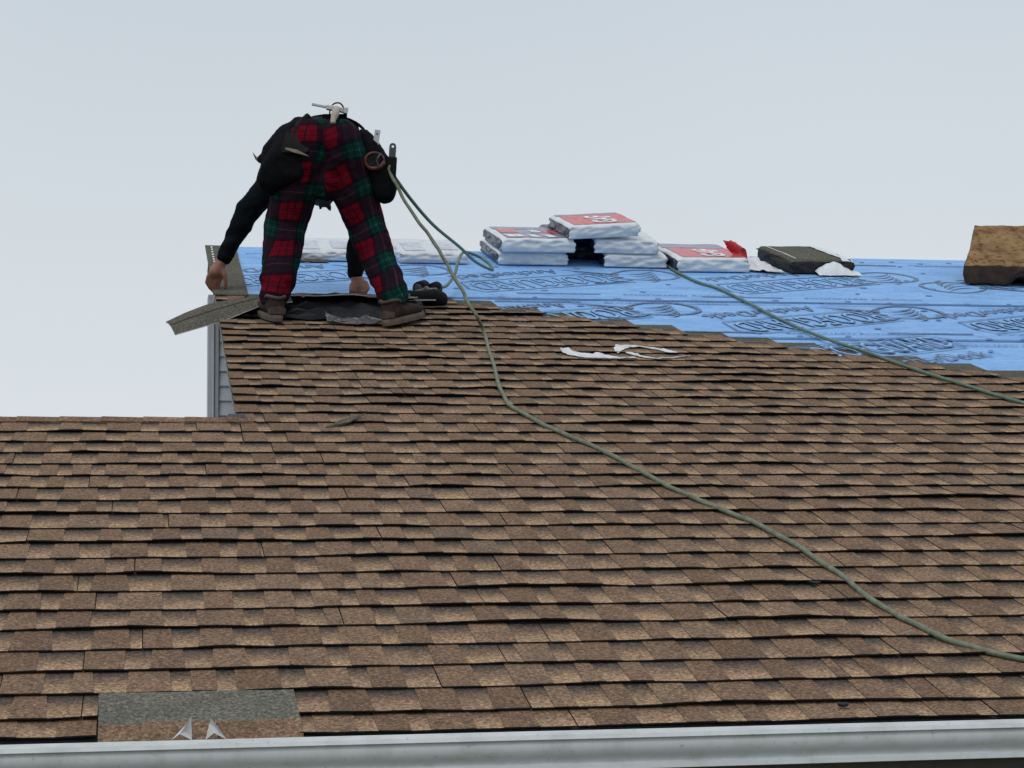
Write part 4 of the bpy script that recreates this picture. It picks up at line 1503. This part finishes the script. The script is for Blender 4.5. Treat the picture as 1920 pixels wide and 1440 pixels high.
# ------------------------------------------------------------------ nailer and hoses
nl = empty('coil_nailer')
nl.matrix_basis = Matrix.Translation((0, 0, -.015)) @ LM
tag(nl, 'black and grey air coil nailer lying on the shingles beside the right shoe', 'nail gun')
def cyl(name, a, b, r0, r1, mat, par, seg=16, bev=0.0):
    a, b = Vector(a), Vector(b)
    d = (b-a)
    bm = bmesh.new()
    mt = Matrix.Translation((a+b)/2) @ d.to_track_quat('Z', 'Y').to_matrix().to_4x4()
    bmesh.ops.create_cone(bm, segments=seg, radius1=r0, radius2=r1, depth=d.length, cap_ends=True, matrix=mt)
    if bev:
        bmesh.ops.bevel(bm, geom=[e for e in bm.edges if len(e.link_faces) == 2 and e.calc_face_angle() > 1.0], offset=bev, segments=2, affect='EDGES')
    return bm_obj(name, bm, mat, par, True)
hd = blob('housing', [[(.30, .48, .180, .032), (.36, .48, .170, .040), (.42, .48, .172, .046), (.45, .48, .165, .042)]], 0.007, M['tool_black'], nl, 2)
cyl('barrel', (.285, .46, .172), (.385, .50, .202), .021, .023, M['tool_grey'], nl, 16, .003)
cyl('cap_ring', (.380, .497, .200), (.398, .505, .206), .028, .028, M['tool_grey'], nl, 16, .003)
cyl('grip', (.395, .505, .205), (.432, .535, .214), .018, .015, M['tool_grey'], nl, 14, .002)
mg = cyl('magazine', (.345, .545, .222), (.375, .60, .240), .036, .036, M['tool_black'], nl, 22, .006)
cyl('magazine_cap', (.338, .533, .218), (.3448, .544, .2215), .024, .028, M['dark_steel'], mg, 18, .002)
cyl('magazine', (.415, .56, .225), (.435, .60, .238), .030, .030, M['leather_b'], nl, 20, .005)
cyl('air_fitting', (.430, .533, .2135), (.452, .572, .219), .0125, .0105, M['tool_black'], nl, 12, .002)
tube('trigger', [(.36, .50, .15), (.385, .505, .128), (.415, .51, .140)], 0.005, M['tool_black'], nl, 6, 5)

def roofh(u, v, h=0.026):
    return R(u, v, h)
main = [L(.236, -.03, .70), L(.244, -.04, .671), L(.281, -.06, .599), L(.354, -.09, .472), L(.439, -.13, .345), L(.523, -.18, .206), L(.583, -.23, .093), L(.635, -.27, -.006)]
main += [roofh(*q) for q in ((1.441, 4.36), (1.373, 3.69), (1.318, 3.12), (1.327, 2.879), (1.409, 2.59), (1.516, 2.285), (1.607, 1.903), (1.706, 1.618), (1.805, 1.383), (1.864, 1.061), (1.894, 0.749), (1.93, 0.529), (2.0, 0.343), (2.119, 0.23), (2.4, .16), (2.8, .12))]
ah = tube('air_hose', main, 0.0078, M['hose2'], None, 8, 10, 0.008)
tag(ah, 'long green air hose running from the belt diagonally down the shingles', 'hose')
lp = [L(*q) for q in ((.245, -.02, .70), (.256, -.02, .667), (.328, .1, .575), (.422, .4, .497), (.535, .85, .455), (.604, 1.2, .43), (.684, 1.38, .410), (.690, 1.46, .43), (.665, 1.5, .465), (.613, 1.5, .499), (.546, 1.35, .498), (.522, 1.12, .419), (.508, .9, .322), (.477, .7, .244), (.450, .575, .219))]
ah = tube('air_hose', lp, 0.0080, M['hose'], None, 8, 10)
tag(ah, 'looped green hose between the tool belt and the nail gun', 'hose')
rp = [R(2.80, 6.95, -.01), R(2.80, 6.83, .03)] + [R(u, v, .020 if v > 4.4 else .027) for u, v in ((2.81, 6.493), (2.835, 5.952), (2.90, 5.676), (2.943, 5.163), (2.971, 4.739), (3.027, 4.287), (3.112, 3.968), (3.187, 3.658), (3.271, 3.399), (3.39, 3.041), (3.6, 2.5))]
ah = tube('air_hose', rp, 0.0078, M['hose'], None, 8, 10, 0.008)
tag(ah, 'second green hose crossing the blue underlayment from ridge to right edge', 'hose')
